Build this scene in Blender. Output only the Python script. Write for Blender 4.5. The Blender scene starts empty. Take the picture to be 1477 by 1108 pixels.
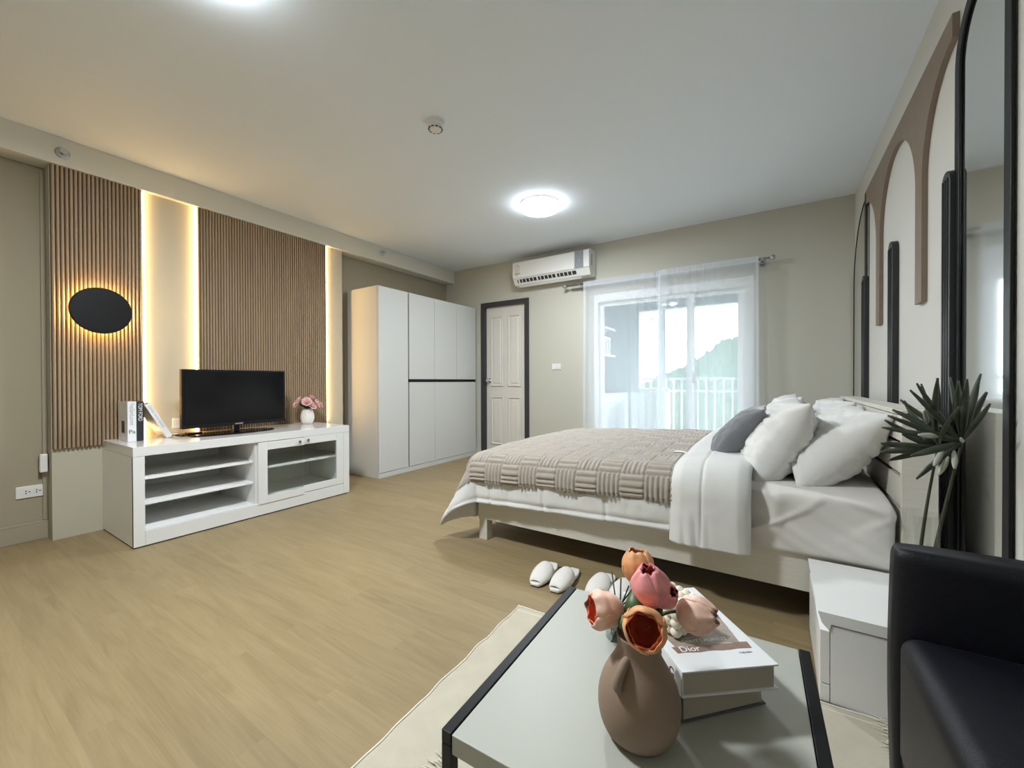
import bpy, bmesh, math, random
from mathutils import Vector, Matrix, noise
PI = math.pi
random.seed(11)
SC = bpy.context.scene
COL = SC.collection

# ------------------------------------------------------------------ materials
def new_mat(name):
    m = bpy.data.materials.new(name); m.use_nodes = True
    nt = m.node_tree
    return m, nt, nt.nodes['Principled BSDF']

def pmat(name, col, rough=.5, metal=0., bump=0., bscale=200., var=0., vscale=6., spec=.5, sheen=0., coat=0., stretch=None, sss=0.):
    m, nt, b = new_mat(name)
    b.inputs['Base Color'].default_value = (*col, 1)
    b.inputs['Roughness'].default_value = rough
    b.inputs['Metallic'].default_value = metal
    b.inputs['Specular IOR Level'].default_value = spec
    b.inputs['Sheen Weight'].default_value = sheen
    b.inputs['Coat Weight'].default_value = coat
    b.inputs['Coat Roughness'].default_value = .05
    if sss:
        b.inputs['Subsurface Weight'].default_value = sss
        b.inputs['Subsurface Radius'].default_value = (.01, .006, .004)
    tc = nt.nodes.new('ShaderNodeTexCoord'); vec = tc.outputs['Object']
    if stretch:
        mp = nt.nodes.new('ShaderNodeMapping'); mp.inputs['Scale'].default_value = stretch
        nt.links.new(vec, mp.inputs['Vector']); vec = mp.outputs['Vector']
    if var:
        n = nt.nodes.new('ShaderNodeTexNoise'); n.inputs['Scale'].default_value = vscale; n.inputs['Detail'].default_value = 4
        nt.links.new(vec, n.inputs['Vector'])
        r = nt.nodes.new('ShaderNodeValToRGB')
        r.color_ramp.elements[0].position = .3; r.color_ramp.elements[1].position = .7
        r.color_ramp.elements[0].color = (*[max(0, c*(1-var)) for c in col], 1)
        r.color_ramp.elements[1].color = (*[min(1, c*(1+var)) for c in col], 1)
        nt.links.new(n.outputs['Fac'], r.inputs['Fac']); nt.links.new(r.outputs['Color'], b.inputs['Base Color'])
    if bump:
        n2 = nt.nodes.new('ShaderNodeTexNoise'); n2.inputs['Scale'].default_value = bscale; n2.inputs['Detail'].default_value = 3
        nt.links.new(vec, n2.inputs['Vector'])
        bp = nt.nodes.new('ShaderNodeBump'); bp.inputs['Strength'].default_value = bump; bp.inputs['Distance'].default_value = .002
        nt.links.new(n2.outputs['Fac'], bp.inputs['Height']); nt.links.new(bp.outputs['Normal'], b.inputs['Normal'])
    return m

def emat(name, col, s):
    m, nt, b = new_mat(name)
    b.inputs['Base Color'].default_value = (*col, 1)
    b.inputs['Emission Color'].default_value = (*col, 1)
    b.inputs['Emission Strength'].default_value = s
    return m

def glass_mat(name, tint=(.9, .95, .93), refl=.1, rough=.02):
    m = bpy.data.materials.new(name); m.use_nodes = True; nt = m.node_tree
    nt.nodes.clear()
    o = nt.nodes.new('ShaderNodeOutputMaterial'); mx = nt.nodes.new('ShaderNodeMixShader')
    t = nt.nodes.new('ShaderNodeBsdfTransparent'); g = nt.nodes.new('ShaderNodeBsdfGlossy')
    t.inputs['Color'].default_value = (*tint, 1); g.inputs['Roughness'].default_value = rough
    mx.inputs['Fac'].default_value = refl
    nt.links.new(t.outputs[0], mx.inputs[1]); nt.links.new(g.outputs[0], mx.inputs[2]); nt.links.new(mx.outputs[0], o.inputs[0])
    return m

def sheer_mat(name, col, opac):
    m = bpy.data.materials.new(name); m.use_nodes = True; nt = m.node_tree
    nt.nodes.clear()
    o = nt.nodes.new('ShaderNodeOutputMaterial'); mx = nt.nodes.new('ShaderNodeMixShader'); m2 = nt.nodes.new('ShaderNodeMixShader')
    t = nt.nodes.new('ShaderNodeBsdfTransparent'); d = nt.nodes.new('ShaderNodeBsdfDiffuse'); tr = nt.nodes.new('ShaderNodeBsdfTranslucent')
    d.inputs['Color'].default_value = (*col, 1); tr.inputs['Color'].default_value = (*col, 1)
    m2.inputs['Fac'].default_value = .6; mx.inputs['Fac'].default_value = opac
    nt.links.new(d.outputs[0], m2.inputs[1]); nt.links.new(tr.outputs[0], m2.inputs[2])
    nt.links.new(t.outputs[0], mx.inputs[1]); nt.links.new(m2.outputs[0], mx.inputs[2]); nt.links.new(mx.outputs[0], o.inputs[0])
    return m

def floor_mat():
    m, nt, b = new_mat('light_oak_laminate')
    L = nt.links.new; N = nt.nodes.new
    tc = N('ShaderNodeTexCoord')
    mp = N('ShaderNodeMapping'); L(tc.outputs['Object'], mp.inputs['Vector'])
    br = N('ShaderNodeTexBrick'); br.offset = .37; br.offset_frequency = 2
    br.inputs['Scale'].default_value = 1; br.inputs['Brick Width'].default_value = 1.2; br.inputs['Row Height'].default_value = .145
    br.inputs['Mortar Size'].default_value = .0012; br.inputs['Mortar Smooth'].default_value = .3; br.inputs['Bias'].default_value = 0
    br.inputs['Color1'].default_value = (.0, .0, .0, 1); br.inputs['Color2'].default_value = (1, 1, 1, 1); br.inputs['Mortar'].default_value = (.5, .5, .5, 1)
    L(mp.outputs['Vector'], br.inputs['Vector'])
    # grain: stretched along the plank, shifted per plank
    sep = N('ShaderNodeSeparateColor'); L(br.outputs['Color'], sep.inputs['Color'])
    cmb = N('ShaderNodeCombineXYZ')
    mul = N('ShaderNodeMath'); mul.operation = 'MULTIPLY'; mul.inputs[1].default_value = 37.; L(sep.outputs[0], mul.inputs[0])
    L(mul.outputs[0], cmb.inputs['X']); L(mul.outputs[0], cmb.inputs['Z'])
    add = N('ShaderNodeVectorMath'); add.operation = 'ADD'; L(tc.outputs['Object'], add.inputs[0]); L(cmb.outputs[0], add.inputs[1])
    mp2 = N('ShaderNodeMapping'); mp2.inputs['Scale'].default_value = (1.3, 13., 1.); L(add.outputs[0], mp2.inputs['Vector'])
    n1 = N('ShaderNodeTexNoise'); n1.inputs['Scale'].default_value = 1.3; n1.inputs['Detail'].default_value = 7; n1.inputs['Roughness'].default_value = .62; n1.inputs['Distortion'].default_value = 1.2
    L(mp2.outputs[0], n1.inputs['Vector'])
    mp3 = N('ShaderNodeMapping'); mp3.inputs['Scale'].default_value = (2.5, 90., 1.); L(add.outputs[0], mp3.inputs['Vector'])
    n2 = N('ShaderNodeTexNoise'); n2.inputs['Scale'].default_value = 2.; n2.inputs['Detail'].default_value = 4; L(mp3.outputs[0], n2.inputs['Vector'])
    r = N('ShaderNodeValToRGB'); e = r.color_ramp.elements
    e[0].position = .30; e[0].color = (.255, .190, .098, 1); e[1].position = .72; e[1].color = (.325, .25, .137, 1)
    x = r.color_ramp.elements.new(.5); x.color = (.292, .222, .118, 1)
    L(n1.outputs['Fac'], r.inputs['Fac'])
    mx = N('ShaderNodeMix'); mx.data_type = 'RGBA'; mx.blend_type = 'MULTIPLY'; mx.inputs[0].default_value = .22
    r2 = N('ShaderNodeValToRGB'); r2.color_ramp.elements[0].position = .35; r2.color_ramp.elements[0].color = (.72, .68, .62, 1); r2.color_ramp.elements[1].position = .6; r2.color_ramp.elements[1].color = (1, 1, 1, 1)
    L(n2.outputs['Fac'], r2.inputs['Fac']); L(r.outputs['Color'], mx.inputs[6]); L(r2.outputs['Color'], mx.inputs[7])
    # plank to plank tone
    mr = N('ShaderNodeMapRange'); mr.inputs['To Min'].default_value = .93; mr.inputs['To Max'].default_value = 1.04; L(sep.outputs[0], mr.inputs['Value'])
    mx2 = N('ShaderNodeVectorMath'); mx2.operation = 'SCALE'; L(mx.outputs[2], mx2.inputs[0]); L(mr.outputs[0], mx2.inputs['Scale'])
    mx3 = N('ShaderNodeMix'); mx3.data_type = 'RGBA'; L(br.outputs['Fac'], mx3.inputs[0]); L(mx2.outputs[0], mx3.inputs[6]); mx3.inputs[7].default_value = (.28, .21, .13, 1)
    L(mx3.outputs[2], b.inputs['Base Color'])
    b.inputs['Roughness'].default_value = .48; b.inputs['Specular IOR Level'].default_value = .3
    bp = N('ShaderNodeBump'); bp.inputs['Strength'].default_value = .08; bp.inputs['Distance'].default_value = .002
    L(n2.outputs['Fac'], bp.inputs['Height']); L(bp.outputs[0], b.inputs['Normal'])
    return m

M = {}
M['floor'] = floor_mat()
M['wall'] = pmat('wall_paint', (.54, .53, .46), .85, bump=.15, bscale=260)
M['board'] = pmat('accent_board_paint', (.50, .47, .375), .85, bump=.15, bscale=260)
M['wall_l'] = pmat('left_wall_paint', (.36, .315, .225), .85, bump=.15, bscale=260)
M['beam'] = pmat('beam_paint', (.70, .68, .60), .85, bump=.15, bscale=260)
M['wall_r'] = pmat('feature_wall_paint', (.66, .65, .61), .8, bump=.15, bscale=260)
M['ceil'] = pmat('ceiling_paint', (.81, .875, .945), .9, bump=.1, bscale=260)
M['white'] = pmat('white_laminate', (.86, .86, .85), .35, spec=.4)
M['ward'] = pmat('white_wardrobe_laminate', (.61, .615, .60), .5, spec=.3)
M['gloss'] = pmat('white_gloss_lacquer', (.76, .76, .75), .09, spec=.6)
M['cream'] = pmat('cream_wood_laminate', (.66, .63, .56), .5, var=.04, vscale=5, stretch=(2, 2, 30))
M['door'] = pmat('door_paint', (.70, .67, .62), .55)
M['frame'] = pmat('charcoal_frame_paint', (.035, .035, .038), .5)
M['black'] = pmat('black_plastic', (.006, .006, .007), .45, spec=.25)
M['screen'] = pmat('dark_screen', (.003, .003, .004), .15, spec=.3)
M['slat'] = pmat('oak_slat', (.37, .27, .17), .6, var=.12, vscale=3, stretch=(9, 9, .6), bump=.1, bscale=60)
M['slatgap'] = pmat('slat_backing', (.05, .032, .02), .8)
M['led'] = emat('led_strip_light', (1., .64, .26), 10.)
M['led2'] = emat('sconce_ring_light', (1., .62, .22), 30.)
M['lamp'] = emat('lamp_diffuser', (.88, .95, 1.), 11.)
M['brown'] = pmat('taupe_board', (.23, .175, .13), .6, var=.06, vscale=20)
M['post'] = pmat('charcoal_post', (.03, .031, .033), .4, spec=.4)
M['archblk'] = pmat('black_arch_frame', (.006, .007, .007), .45, spec=.25)
M['chrome'] = pmat('chrome', (.75, .75, .76), .15, metal=1)
M['steel'] = pmat('satin_steel', (.5, .51, .53), .3, metal=1)
M['pvc'] = pmat('white_plastic', (.78, .78, .76), .35)
M['hole'] = pmat('socket_hole', (.03, .03, .03), .7)
M['grey_pl'] = pmat('grey_plastic', (.25, .27, .30), .35)
M['leather'] = pmat('black_leather', (.005, .0055, .010), .42, spec=.38, bump=.5, bscale=420, var=.2, vscale=60)
M['sheet'] = pmat('beige_sheet', (.68, .655, .62), .9, bump=.2, bscale=500, sheen=.2)
M['duvet'] = pmat('white_duvet', (.70, .70, .685), .9, bump=.2, bscale=500, sheen=.3)
M['pillow'] = pmat('white_pillowcase', (.75, .745, .73), .9, bump=.2, bscale=600, sheen=.3)
M['greyc'] = pmat('grey_velvet', (.15, .155, .17), .75, sheen=.6, var=.1, vscale=12)
M['blanket'] = pmat('taupe_fleece', (.40, .35, .30), .95, sheen=.5, bump=.5, bscale=350, var=.05, vscale=25)
M['rug'] = pmat('cotton_rug', (.52, .475, .375), .95, bump=.8, bscale=260, var=.05, vscale=14)
M['fringe'] = pmat('rug_fringe', (.74, .70, .60), .95)
M['seam'] = pmat('seam_thread', (.52, .47, .40), .9)
M['vase'] = pmat('matte_taupe_ceramic', (.28, .20, .145), .72, bump=.25, bscale=500)
M['ceramic'] = pmat('white_ribbed_ceramic', (.80, .79, .76), .3)
M['leaf'] = pmat('tulip_leaf', (.06, .115, .02), .45, var=.35, vscale=30)
M['leaf2'] = pmat('bouquet_leaf', (.05, .10, .03), .5, var=.3, vscale=60)
M['palm'] = pmat('dark_palm_leaf', (.060, .075, .048), .45, var=.45, vscale=16)
M['palm2'] = pmat('pale_palm_tip', (.55, .58, .48), .5)
M['stem'] = pmat('dark_stem', (.05, .055, .03), .5)
M['pk'] = pmat('pink_petal', (.88, .33, .34), .5, var=.18, vscale=40, sss=.1)
M['sal'] = pmat('salmon_petal', (.88, .58, .46), .5, var=.15, vscale=40, sss=.1)
M['pch'] = pmat('peach_petal', (.88, .56, .45), .5, var=.2, vscale=40, sss=.1)
M['org'] = pmat('orange_petal', (.78, .38, .17), .5, var=.2, vscale=50, sss=.1)
M['deep'] = pmat('deep_orange_petal', (.52, .10, .035), .55, var=.25, vscale=30)
M['coral'] = pmat('coral_petal', (.85, .22, .12), .55, var=.2, vscale=30)
M['rose'] = pmat('pale_pink_petal', (.82, .52, .50), .55, var=.12, vscale=40)
M['wax'] = pmat('ivory_wax', (.84, .79, .64), .4, sss=.3)
M['paper'] = pmat('page_edges', (.52, .47, .385), .9, bump=.6, bscale=900, stretch=(1, 1, 40))
M['cover'] = pmat('white_book_cover', (.80, .81, .82), .22)
M['coverb'] = pmat('black_book_cover', (.02, .022, .025), .4)
M['coverg'] = pmat('teal_grey_book_cover', (.10, .12, .12), .4)
M['print'] = pmat('taupe_print', (.36, .30, .25), .3, var=.15, vscale=60)
M['print2'] = pmat('brown_print', (.26, .17, .13), .3, var=.12, vscale=60)
M['print3'] = pmat('dark_print', (.02, .018, .018), .4)
M['ink'] = pmat('black_ink', (.02, .02, .02), .5)
M['inkg'] = pmat('grey_ink', (.35, .36, .38), .5)
M['inkw'] = pmat('white_ink', (.85, .85, .85), .5)
M['slipper'] = pmat('white_towelling', (.86, .845, .80), .95, bump=.4, bscale=500, sheen=.3)
M['sole'] = pmat('dark_sole', (.05, .045, .04), .8)
M['glass'] = glass_mat('clear_glass')
M['cabglass'] = glass_mat('grey_cabinet_glass', (.95, .97, .95), .05)
M['vglass'] = glass_mat('vase_glass', (.98, .985, .98), .07)
M['pane'] = glass_mat('window_glass', (.94, .97, .97), .015)
M['sheer'] = sheer_mat('sheer_voile', (.88, .93, 1.), .45)
M['sheer2'] = sheer_mat('sheer_voile_hem', (.90, .94, 1.), .60)
M['label'] = pmat('beige_energy_label', (.70, .62, .45), .5)
M['hill'] = pmat('hill_foliage', (.014, .034, .018), .95, var=.6, vscale=.5)
M['ground'] = pmat('far_ground', (.035, .05, .03), .95, var=.45, vscale=.12)
M['hwall'] = pmat('far_house_wall', (.30, .30, .29), .9)
M['hroof'] = pmat('far_house_roof', (.18, .15, .14), .9)
M['render'] = pmat('balcony_render', (.52, .56, .58), .85)
M['rail'] = pmat('white_railing_paint', (.9, .9, .9), .4)
M['btile'] = pmat('balcony_tile', (.5, .49, .47), .6)

def mirror_mat():
    m, nt, b = new_mat('tinted_mirror')
    b.inputs['Base Color'].default_value = (.84, .85, .84, 1); b.inputs['Metallic'].default_value = 1; b.inputs['Roughness'].default_value = .06
    return m
M['mirror'] = mirror_mat()

# ------------------------------------------------------------------ helpers
def bm_(): return bmesh.new()

def add_box(bm, x0, x1, y0, y1, z0, z1):
    vs = [bm.verts.new((x, y, z)) for x in (x0, x1) for y in (y0, y1) for z in (z0, z1)]
    for f in ((0,1,3,2),(4,6,7,5),(0,4,5,1),(2,3,7,6),(0,2,6,4),(1,5,7,3)):
        bm.faces.new([vs[i] for i in f])
    return vs

def add_grid(bm, fn, nu, nv, closeu=False):
    V = [[bm.verts.new(fn(i/nu, j/nv)) for j in range(nv+1)] for i in range(nu + (0 if closeu else 1))]
    n = len(V)
    for i in range(nu):
        for j in range(nv):
            a, b_ = V[i], V[(i+1) % n]
            bm.faces.new((a[j], b_[j], b_[j+1], a[j+1]))
    return V

def add_lathe(bm, prof, c=(0, 0, 0), seg=32, fn=None, cap=True):
    rings = []
    for r, z in prof:
        ring = []
        for k in range(seg):
            a = 2*PI*k/seg
            rr = r*(fn(a, z) if fn else 1)
            ring.append(bm.verts.new((c[0]+rr*math.cos(a), c[1]+rr*math.sin(a), c[2]+z)))
        rings.append(ring)
    for a, b_ in zip(rings, rings[1:]):
        for k in range(seg):
            bm.faces.new((a[k], a[(k+1) % seg], b_[(k+1) % seg], b_[k]))
    if cap:
        bm.faces.new(list(reversed(rings[0]))); bm.faces.new(rings[-1])
    return rings

def add_tube(bm, pts, r, seg=10, cap=True):
    pts = [Vector(p) for p in pts]; rings = []
    n = len(pts)
    up = Vector((0, 0, 1)); prev = None
    for i, p in enumerate(pts):
        t = (pts[min(i+1, n-1)]-pts[max(i-1, 0)]).normalized()
        if prev is None:
            a = t.cross(up)
            if a.length < 1e-3: a = t.cross(Vector((1, 0, 0)))
        else:
            a = prev - t*prev.dot(t)
        a.normalize(); prev = a; b_ = t.cross(a)
        rr = r[i] if isinstance(r, (list, tuple)) else r
        rings.append([bm.verts.new(p+(a*math.cos(2*PI*k/seg)+b_*math.sin(2*PI*k/seg))*rr) for k in range(seg)])
    for a, b_ in zip(rings, rings[1:]):
        for k in range(seg):
            bm.faces.new((a[k], a[(k+1) % seg], b_[(k+1) % seg], b_[k]))
    if cap:
        bm.faces.new(list(reversed(rings[0]))); bm.faces.new(rings[-1])

def add_prism(bm, poly, axis, a0, a1):
    """poly of 2D points in the plane normal to axis (x: (y,z), y: (x,z), z: (x,y))"""
    def P(p, a):
        return {'x': (a, p[0], p[1]), 'y': (p[0], a, p[1]), 'z': (p[0], p[1], a)}[axis]
    if len(poly) > 6:
        dd = [p for i, p in enumerate(poly) if (Vector(p)-Vector(poly[i-1])).length > 1e-6]; poly = dd
    A = [bm.verts.new(P(p, a0)) for p in poly]; B = [bm.verts.new(P(p, a1)) for p in poly]
    n = len(poly)
    bm.faces.new(A); bm.faces.new(list(reversed(B)))
    for i in range(n):
        bm.faces.new((A[i], B[i], B[(i+1) % n], A[(i+1) % n]))

def add_ico(bm, c, r, sub=2, sc=(1, 1, 1)):
    d = bmesh.ops.create_icosphere(bm, subdivisions=sub, radius=r)
    for v in d['verts']:
        v.co = Vector((v.co.x*sc[0], v.co.y*sc[1], v.co.z*sc[2])) + Vector(c)

def wmat(o):
    m = o.matrix_basis.copy()
    while o.parent:
        o = o.parent; m = o.matrix_basis @ m
    return m

def obj(name, bm, mat, parent=None, world=True, smooth=False, bevel=0, solid=0, subsurf=0, autosmooth=None):
    bmesh.ops.recalc_face_normals(bm, faces=bm.faces)
    me = bpy.data.meshes.new(name)
    if parent is not None and world:
        bmesh.ops.transform(bm, matrix=wmat(parent).inverted(), verts=bm.verts)
    bm.to_mesh(me); bm.free()
    me.materials.append(M[mat] if isinstance(mat, str) else mat)
    o = bpy.data.objects.new(name, me); COL.objects.link(o)
    if parent is not None: o.parent = parent
    if smooth:
        for p in me.polygons: p.use_smooth = True
    if solid:
        s = o.modifiers.new('solid', 'SOLIDIFY'); s.thickness = solid; s.offset = 0
    if bevel:
        b = o.modifiers.new('bevel', 'BEVEL'); b.width = bevel; b.segments = 2; b.limit_method = 'ANGLE'; b.angle_limit = math.radians(40)
        b.harden_normals = False
    if subsurf:
        s = o.modifiers.new('sub', 'SUBSURF'); s.levels = subsurf; s.render_levels = subsurf
    return o

def boxo(name, mat, parent, *b, bevel=.0015, **k):
    bm = bm_(); add_box(bm, *b); return obj(name, bm, mat, parent, bevel=bevel, **k)

def tag(o, label=None, cat=None, group=None, kind=None):
    if label: o['label'] = label
    if cat: o['category'] = cat
    if group: o['group'] = group
    if kind: o['kind'] = kind
    return o

def thing(name, label, cat, loc=(0, 0, 0), rotz=0, group=None):
    o = bpy.data.objects.new(name, None); COL.objects.link(o)
    o.empty_display_size = .05
    o.location = loc; o.rotation_euler = (0, 0, rotz)
    o.matrix_basis = Matrix.Translation(loc) @ Matrix.Rotation(rotz, 4, 'Z')
    return tag(o, label, cat, group)

def struct(name, bm, mat, parent=None, **k):
    o = obj(name, bm, mat, parent, **k)
    if parent is None: o['kind'] = 'structure'
    return o

def text(name, body, size, mat, parent, mtx, extrude=.0003, align='LEFT', sx=1., font_shear=0):
    cu = bpy.data.curves.new(name, 'FONT'); cu.body = body; cu.size = size; cu.extrude = extrude
    cu.align_x = align; cu.align_y = 'CENTER'; cu.shear = font_shear
    t = bpy.data.objects.new('t', cu); COL.objects.link(t)
    dg = bpy.context.evaluated_depsgraph_get()
    me = bpy.data.meshes.new_from_object(t.evaluated_get(dg))
    bpy.data.objects.remove(t); bpy.data.curves.remove(cu)
    me.transform(Matrix.Diagonal((sx, 1, 1, 1)))
    me.transform(wmat(parent).inverted() @ mtx if parent is not None else mtx)
    me.name = name; me.materials.clear(); me.materials.append(M[mat])
    o = bpy.data.objects.new(name, me); COL.objects.link(o); o.parent = parent
    return o

def axes(o, x, y, z):
    """matrix with origin o and local axes x,y,z"""
    x, y, z = Vector(x).normalized(), Vector(y).normalized(), Vector(z).normalized()
    m = Matrix.Identity(4)
    for i, v in enumerate((x, y, z)):
        for j in range(3): m[j][i] = v[j]
    m.translation = Vector(o)
    return m

def nz(x, y, z, s=1.): return noise.noise(Vector((x*s, y*s, z*s)))
def fbm(x, y, z, s=1., o=4): return noise.fractal(Vector((x*s, y*s, z*s)), 1., 2., o)
SKY, LAMP, EXPO = 5.8, 25., 0.86
# ------------------------------------------------------------------ room shell
XL, XR, YB, YF, ZC = -3.95, .565, 4.39, -1.9, 2.55
XR2, YS = 1.15, 1.66           # the right wall steps back nearer than 1.70 m

bm = bm_(); add_box(bm, XL-.1, XR2+.1, YF-.1, YB+.1, -.1, 0); struct('floor', bm, 'floor')
bm = bm_(); add_box(bm, XL-.1, XR2+.1, YF-.1, YB+.1, ZC, ZC+.1); struct('ceiling', bm, 'ceil')
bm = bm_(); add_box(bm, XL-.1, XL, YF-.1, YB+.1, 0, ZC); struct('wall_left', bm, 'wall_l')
bm = bm_(); add_box(bm, XL, XR2, YF-.1, YF, 0, ZC); struct('wall_front', bm, 'wall')
bm = bm_()
add_box(bm, XR, XR2+.1, YS, YB+.1, 0, ZC)
add_box(bm, XR2, XR2+.1, YF, YS, 0, ZC)
struct('wall_right', bm, 'wall_r')
# back wall with the doorway and the balcony opening
DX0, DX1, DZ = -3.32, -2.575, 2.045
WX0, WX1, WZ = -1.72, -.155, 1.975
bm = bm_()
add_box(bm, XL, DX0, YB, YB+.1, 0, ZC)
add_box(bm, DX0, DX1, YB, YB+.1, DZ, ZC)
add_box(bm, DX1, WX0, YB, YB+.1, 0, ZC)
add_box(bm, WX0, WX1, YB, YB+.1, WZ, ZC)
add_box(bm, WX1, XR, YB, YB+.1, 0, ZC)
struct('wall_back', bm, 'wall')
# beam along the left wall, accent panel wall
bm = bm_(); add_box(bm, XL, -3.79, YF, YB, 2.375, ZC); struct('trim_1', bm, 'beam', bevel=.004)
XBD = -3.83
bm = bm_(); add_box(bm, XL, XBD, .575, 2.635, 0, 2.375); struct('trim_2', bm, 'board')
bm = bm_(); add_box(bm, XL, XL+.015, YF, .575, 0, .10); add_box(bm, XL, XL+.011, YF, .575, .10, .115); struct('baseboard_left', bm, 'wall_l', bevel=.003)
bm = bm_(); add_box(bm, DX1, WX0, YB-.012, YB, 0, .08); add_box(bm, XL, DX0, YB-.012, YB, 0, .08); add_box(bm, WX1, XR, YB-.012, YB, 0, .08); struct('baseboard_back', bm, 'wall', bevel=.003)
bm = bm_(); add_box(bm, DX0+.02, DX1-.02, YB-.005, YB+.05, 0, .012); struct('trim_3', bm, 'frame')

# door
bm = bm_()
add_box(bm, DX0, DX0+.06, YB-.018, YB+.09, 0, DZ)
add_box(bm, DX1-.06, DX1, YB-.018, YB+.09, 0, DZ)
add_box(bm, DX0+.06, DX1-.06, YB-.018, YB+.09, DZ-.06, DZ)
d1 = struct('door_1', bm, 'frame', bevel=.003)
lx0, lx1, lz1 = DX0+.063, DX1-.063, DZ-.063
bm = bm_(); add_box(bm, lx0, lx1, YB+.03, YB+.065, .014, lz1)
obj('door_leaf', bm, 'door', d1)
w = lx1-lx0; mid = (lx0+lx1)/2
fr = bm_()
def rimpanel(bm, x0, x1, z0, z1, y):
    # moulded raised panel: outer bead, sunk groove, raised field
    rings = [(0, 0), (.012, -.009), (.022, .010), (.03, .012), (.05, -.002)]
    prev = None
    for ins, dy in rings:
        r = [bm.verts.new(p) for p in ((x0+ins, y+dy, z0+ins), (x1-ins, y+dy, z0+ins), (x1-ins, y+dy, z1-ins), (x0+ins, y+dy, z1-ins))]
        if prev:
            for k in range(4): bm.faces.new((prev[k], prev[(k+1) % 4], r[(k+1) % 4], r[k]))
        prev = r
    bm.faces.new(prev)
for (a, b) in ((lx0+.075, mid-.035), (mid+.035, lx1-.075)):
    for (z0, z1) in ((.93, 1.86), (.16, .80)):
        bm = bm_(); rimpanel(bm, a, b, z0, z1, YB+.024); obj('door_panel', bm, 'door', d1)
for s in (-1, 1):
    pass
bm = bm_(); add_lathe(bm, [(.028, 0), (.028, .006), (.012, .008), (.011, .03), (.022, .038), (.028, .05), (.027, .062), (.018, .07)], seg=24)
bmesh.ops.transform(bm, matrix=Matrix.Translation((lx0+.055, YB+.03, 1.01)) @ Matrix.Rotation(PI/2, 4, 'X'), verts=bm.verts)
obj('door_knob', bm, 'chrome', d1, smooth=True)

# sliding balcony door
bm = bm_()
add_box(bm, WX0, WX0+.045, YB, YB+.1, 0, WZ)
add_box(bm, WX1-.09, WX1, YB, YB+.1, 0, WZ)
add_box(bm, WX0+.045, WX1-.09, YB, YB+.1, WZ-.085, WZ)
add_box(bm, WX0+.045, WX1-.09, YB, YB+.1, 0, .06)
w1 = struct('window_1', bm, 'rail', bevel=.002)
for (x0, x1, y) in ((WX0+.047, -.96, YB+.06), (-1.02, -.67, YB+.025), (-.75, WX1-.092, YB+.06)):
    bm = bm_(); f = .05 if x1 > -.9 and x1 < -.6 else .045
    add_box(bm, x0, x0+f, y, y+.03, .062, WZ-.087); add_box(bm, x1-f, x1, y, y+.03, .062, WZ-.087)
    add_box(bm, x0+f, x1-f, y, y+.03, .062, .12); add_box(bm, x0+f, x1-f, y, y+.03, WZ-.13, WZ-.087)
    s = obj('window_sash', bm, 'rail', w1, bevel=.002)
    bm = bm_(); add_box(bm, x0+f, x1-f, y+.012, y+.018, .12, WZ-.13); obj('window_pane', bm, 'pane', s)
bm = bm_(); add_box(bm, -.685, -.66, YB+.005, YB+.024, .98, 1.08); obj('window_handle', bm, 'steel', w1, bevel=.004)

# ------------------------------------------------------------------ accent wall: slat panels, strips, round lamp
def slat_panel(y0, y1, n, label):
    x0, x1 = XBD+.012, XBD+.03
    t = thing('slat_panel', label, 'wall panel', (x0, (y0+y1)/2, .58), group=None)
    boxo('backing', 'slatgap', t, XBD, x0+.002, y0, y1, .58, 2.374)
    bm = bm_(); p = (y1-y0)/n; r = p*.40
    for k in range(n):
        yc = y0+(k+.5)*p
        poly = [(x0, yc-r)]
        poly += [(x0+.006+.012*math.sin(a), yc-r*math.cos(a)) for a in [PI*i/8 for i in range(9)]]
        poly += [(x0, yc+r)]
        add_prism(bm, poly, 'z', .58, 2.374)
    obj('slats', bm, 'slat', t)
    return t
slat_panel(.578, 1.018, 22, 'narrow brown ribbed wood wall panel behind the round black lamp')
slat_panel(1.345, 2.440, 54, 'wide brown ribbed wood wall panel behind the television')
def led(y, label, sgn):
    bm = bm_(); add_box(bm, XBD+.001, XBD+.026, y, y+.007, .60, 2.37)
    o = obj('led_strip', bm, 'led'); tag(o, label, 'light strip')
led(1.019, 'warm glowing light strip on the right edge of the narrow ribbed panel', 1)
led(1.337, 'warm glowing light strip on the left edge of the wide ribbed panel', -1)
led(2.441, 'warm glowing light strip on the right edge of the wide ribbed panel beside the wardrobe', 1)
t = thing('wall_lamp', 'round black disc wall lamp with warm glow behind it', 'wall lamp', (-3.79, .79, 1.475))
bm = bm_(); add_lathe(bm, [(.150, 0), (.152, .004), (.150, .018), (.146, .020)], seg=64)
bmesh.ops.transform(bm, matrix=Matrix.Translation((-3.752, .79, 1.475)) @ Matrix.Rotation(PI/2, 4, 'Y'), verts=bm.verts)
obj('disc', bm, 'black', t)
bm = bm_(); add_lathe(bm, [(.115, 0), (.118, .016)], seg=48)
bmesh.ops.transform(bm, matrix=Matrix.Translation((-3.770, .79, 1.475)) @ Matrix.Rotation(PI/2, 4, 'Y'), verts=bm.verts)
obj('light_ring', bm, 'led2', t)
bm = bm_(); add_lathe(bm, [(.06, 0), (.06, .04)], seg=32)
bmesh.ops.transform(bm, matrix=Matrix.Translation((-3.80, .79, 1.475)) @ Matrix.Rotation(PI/2, 4, 'Y'), verts=bm.verts)
obj('mount', bm, 'black', t)

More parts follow.
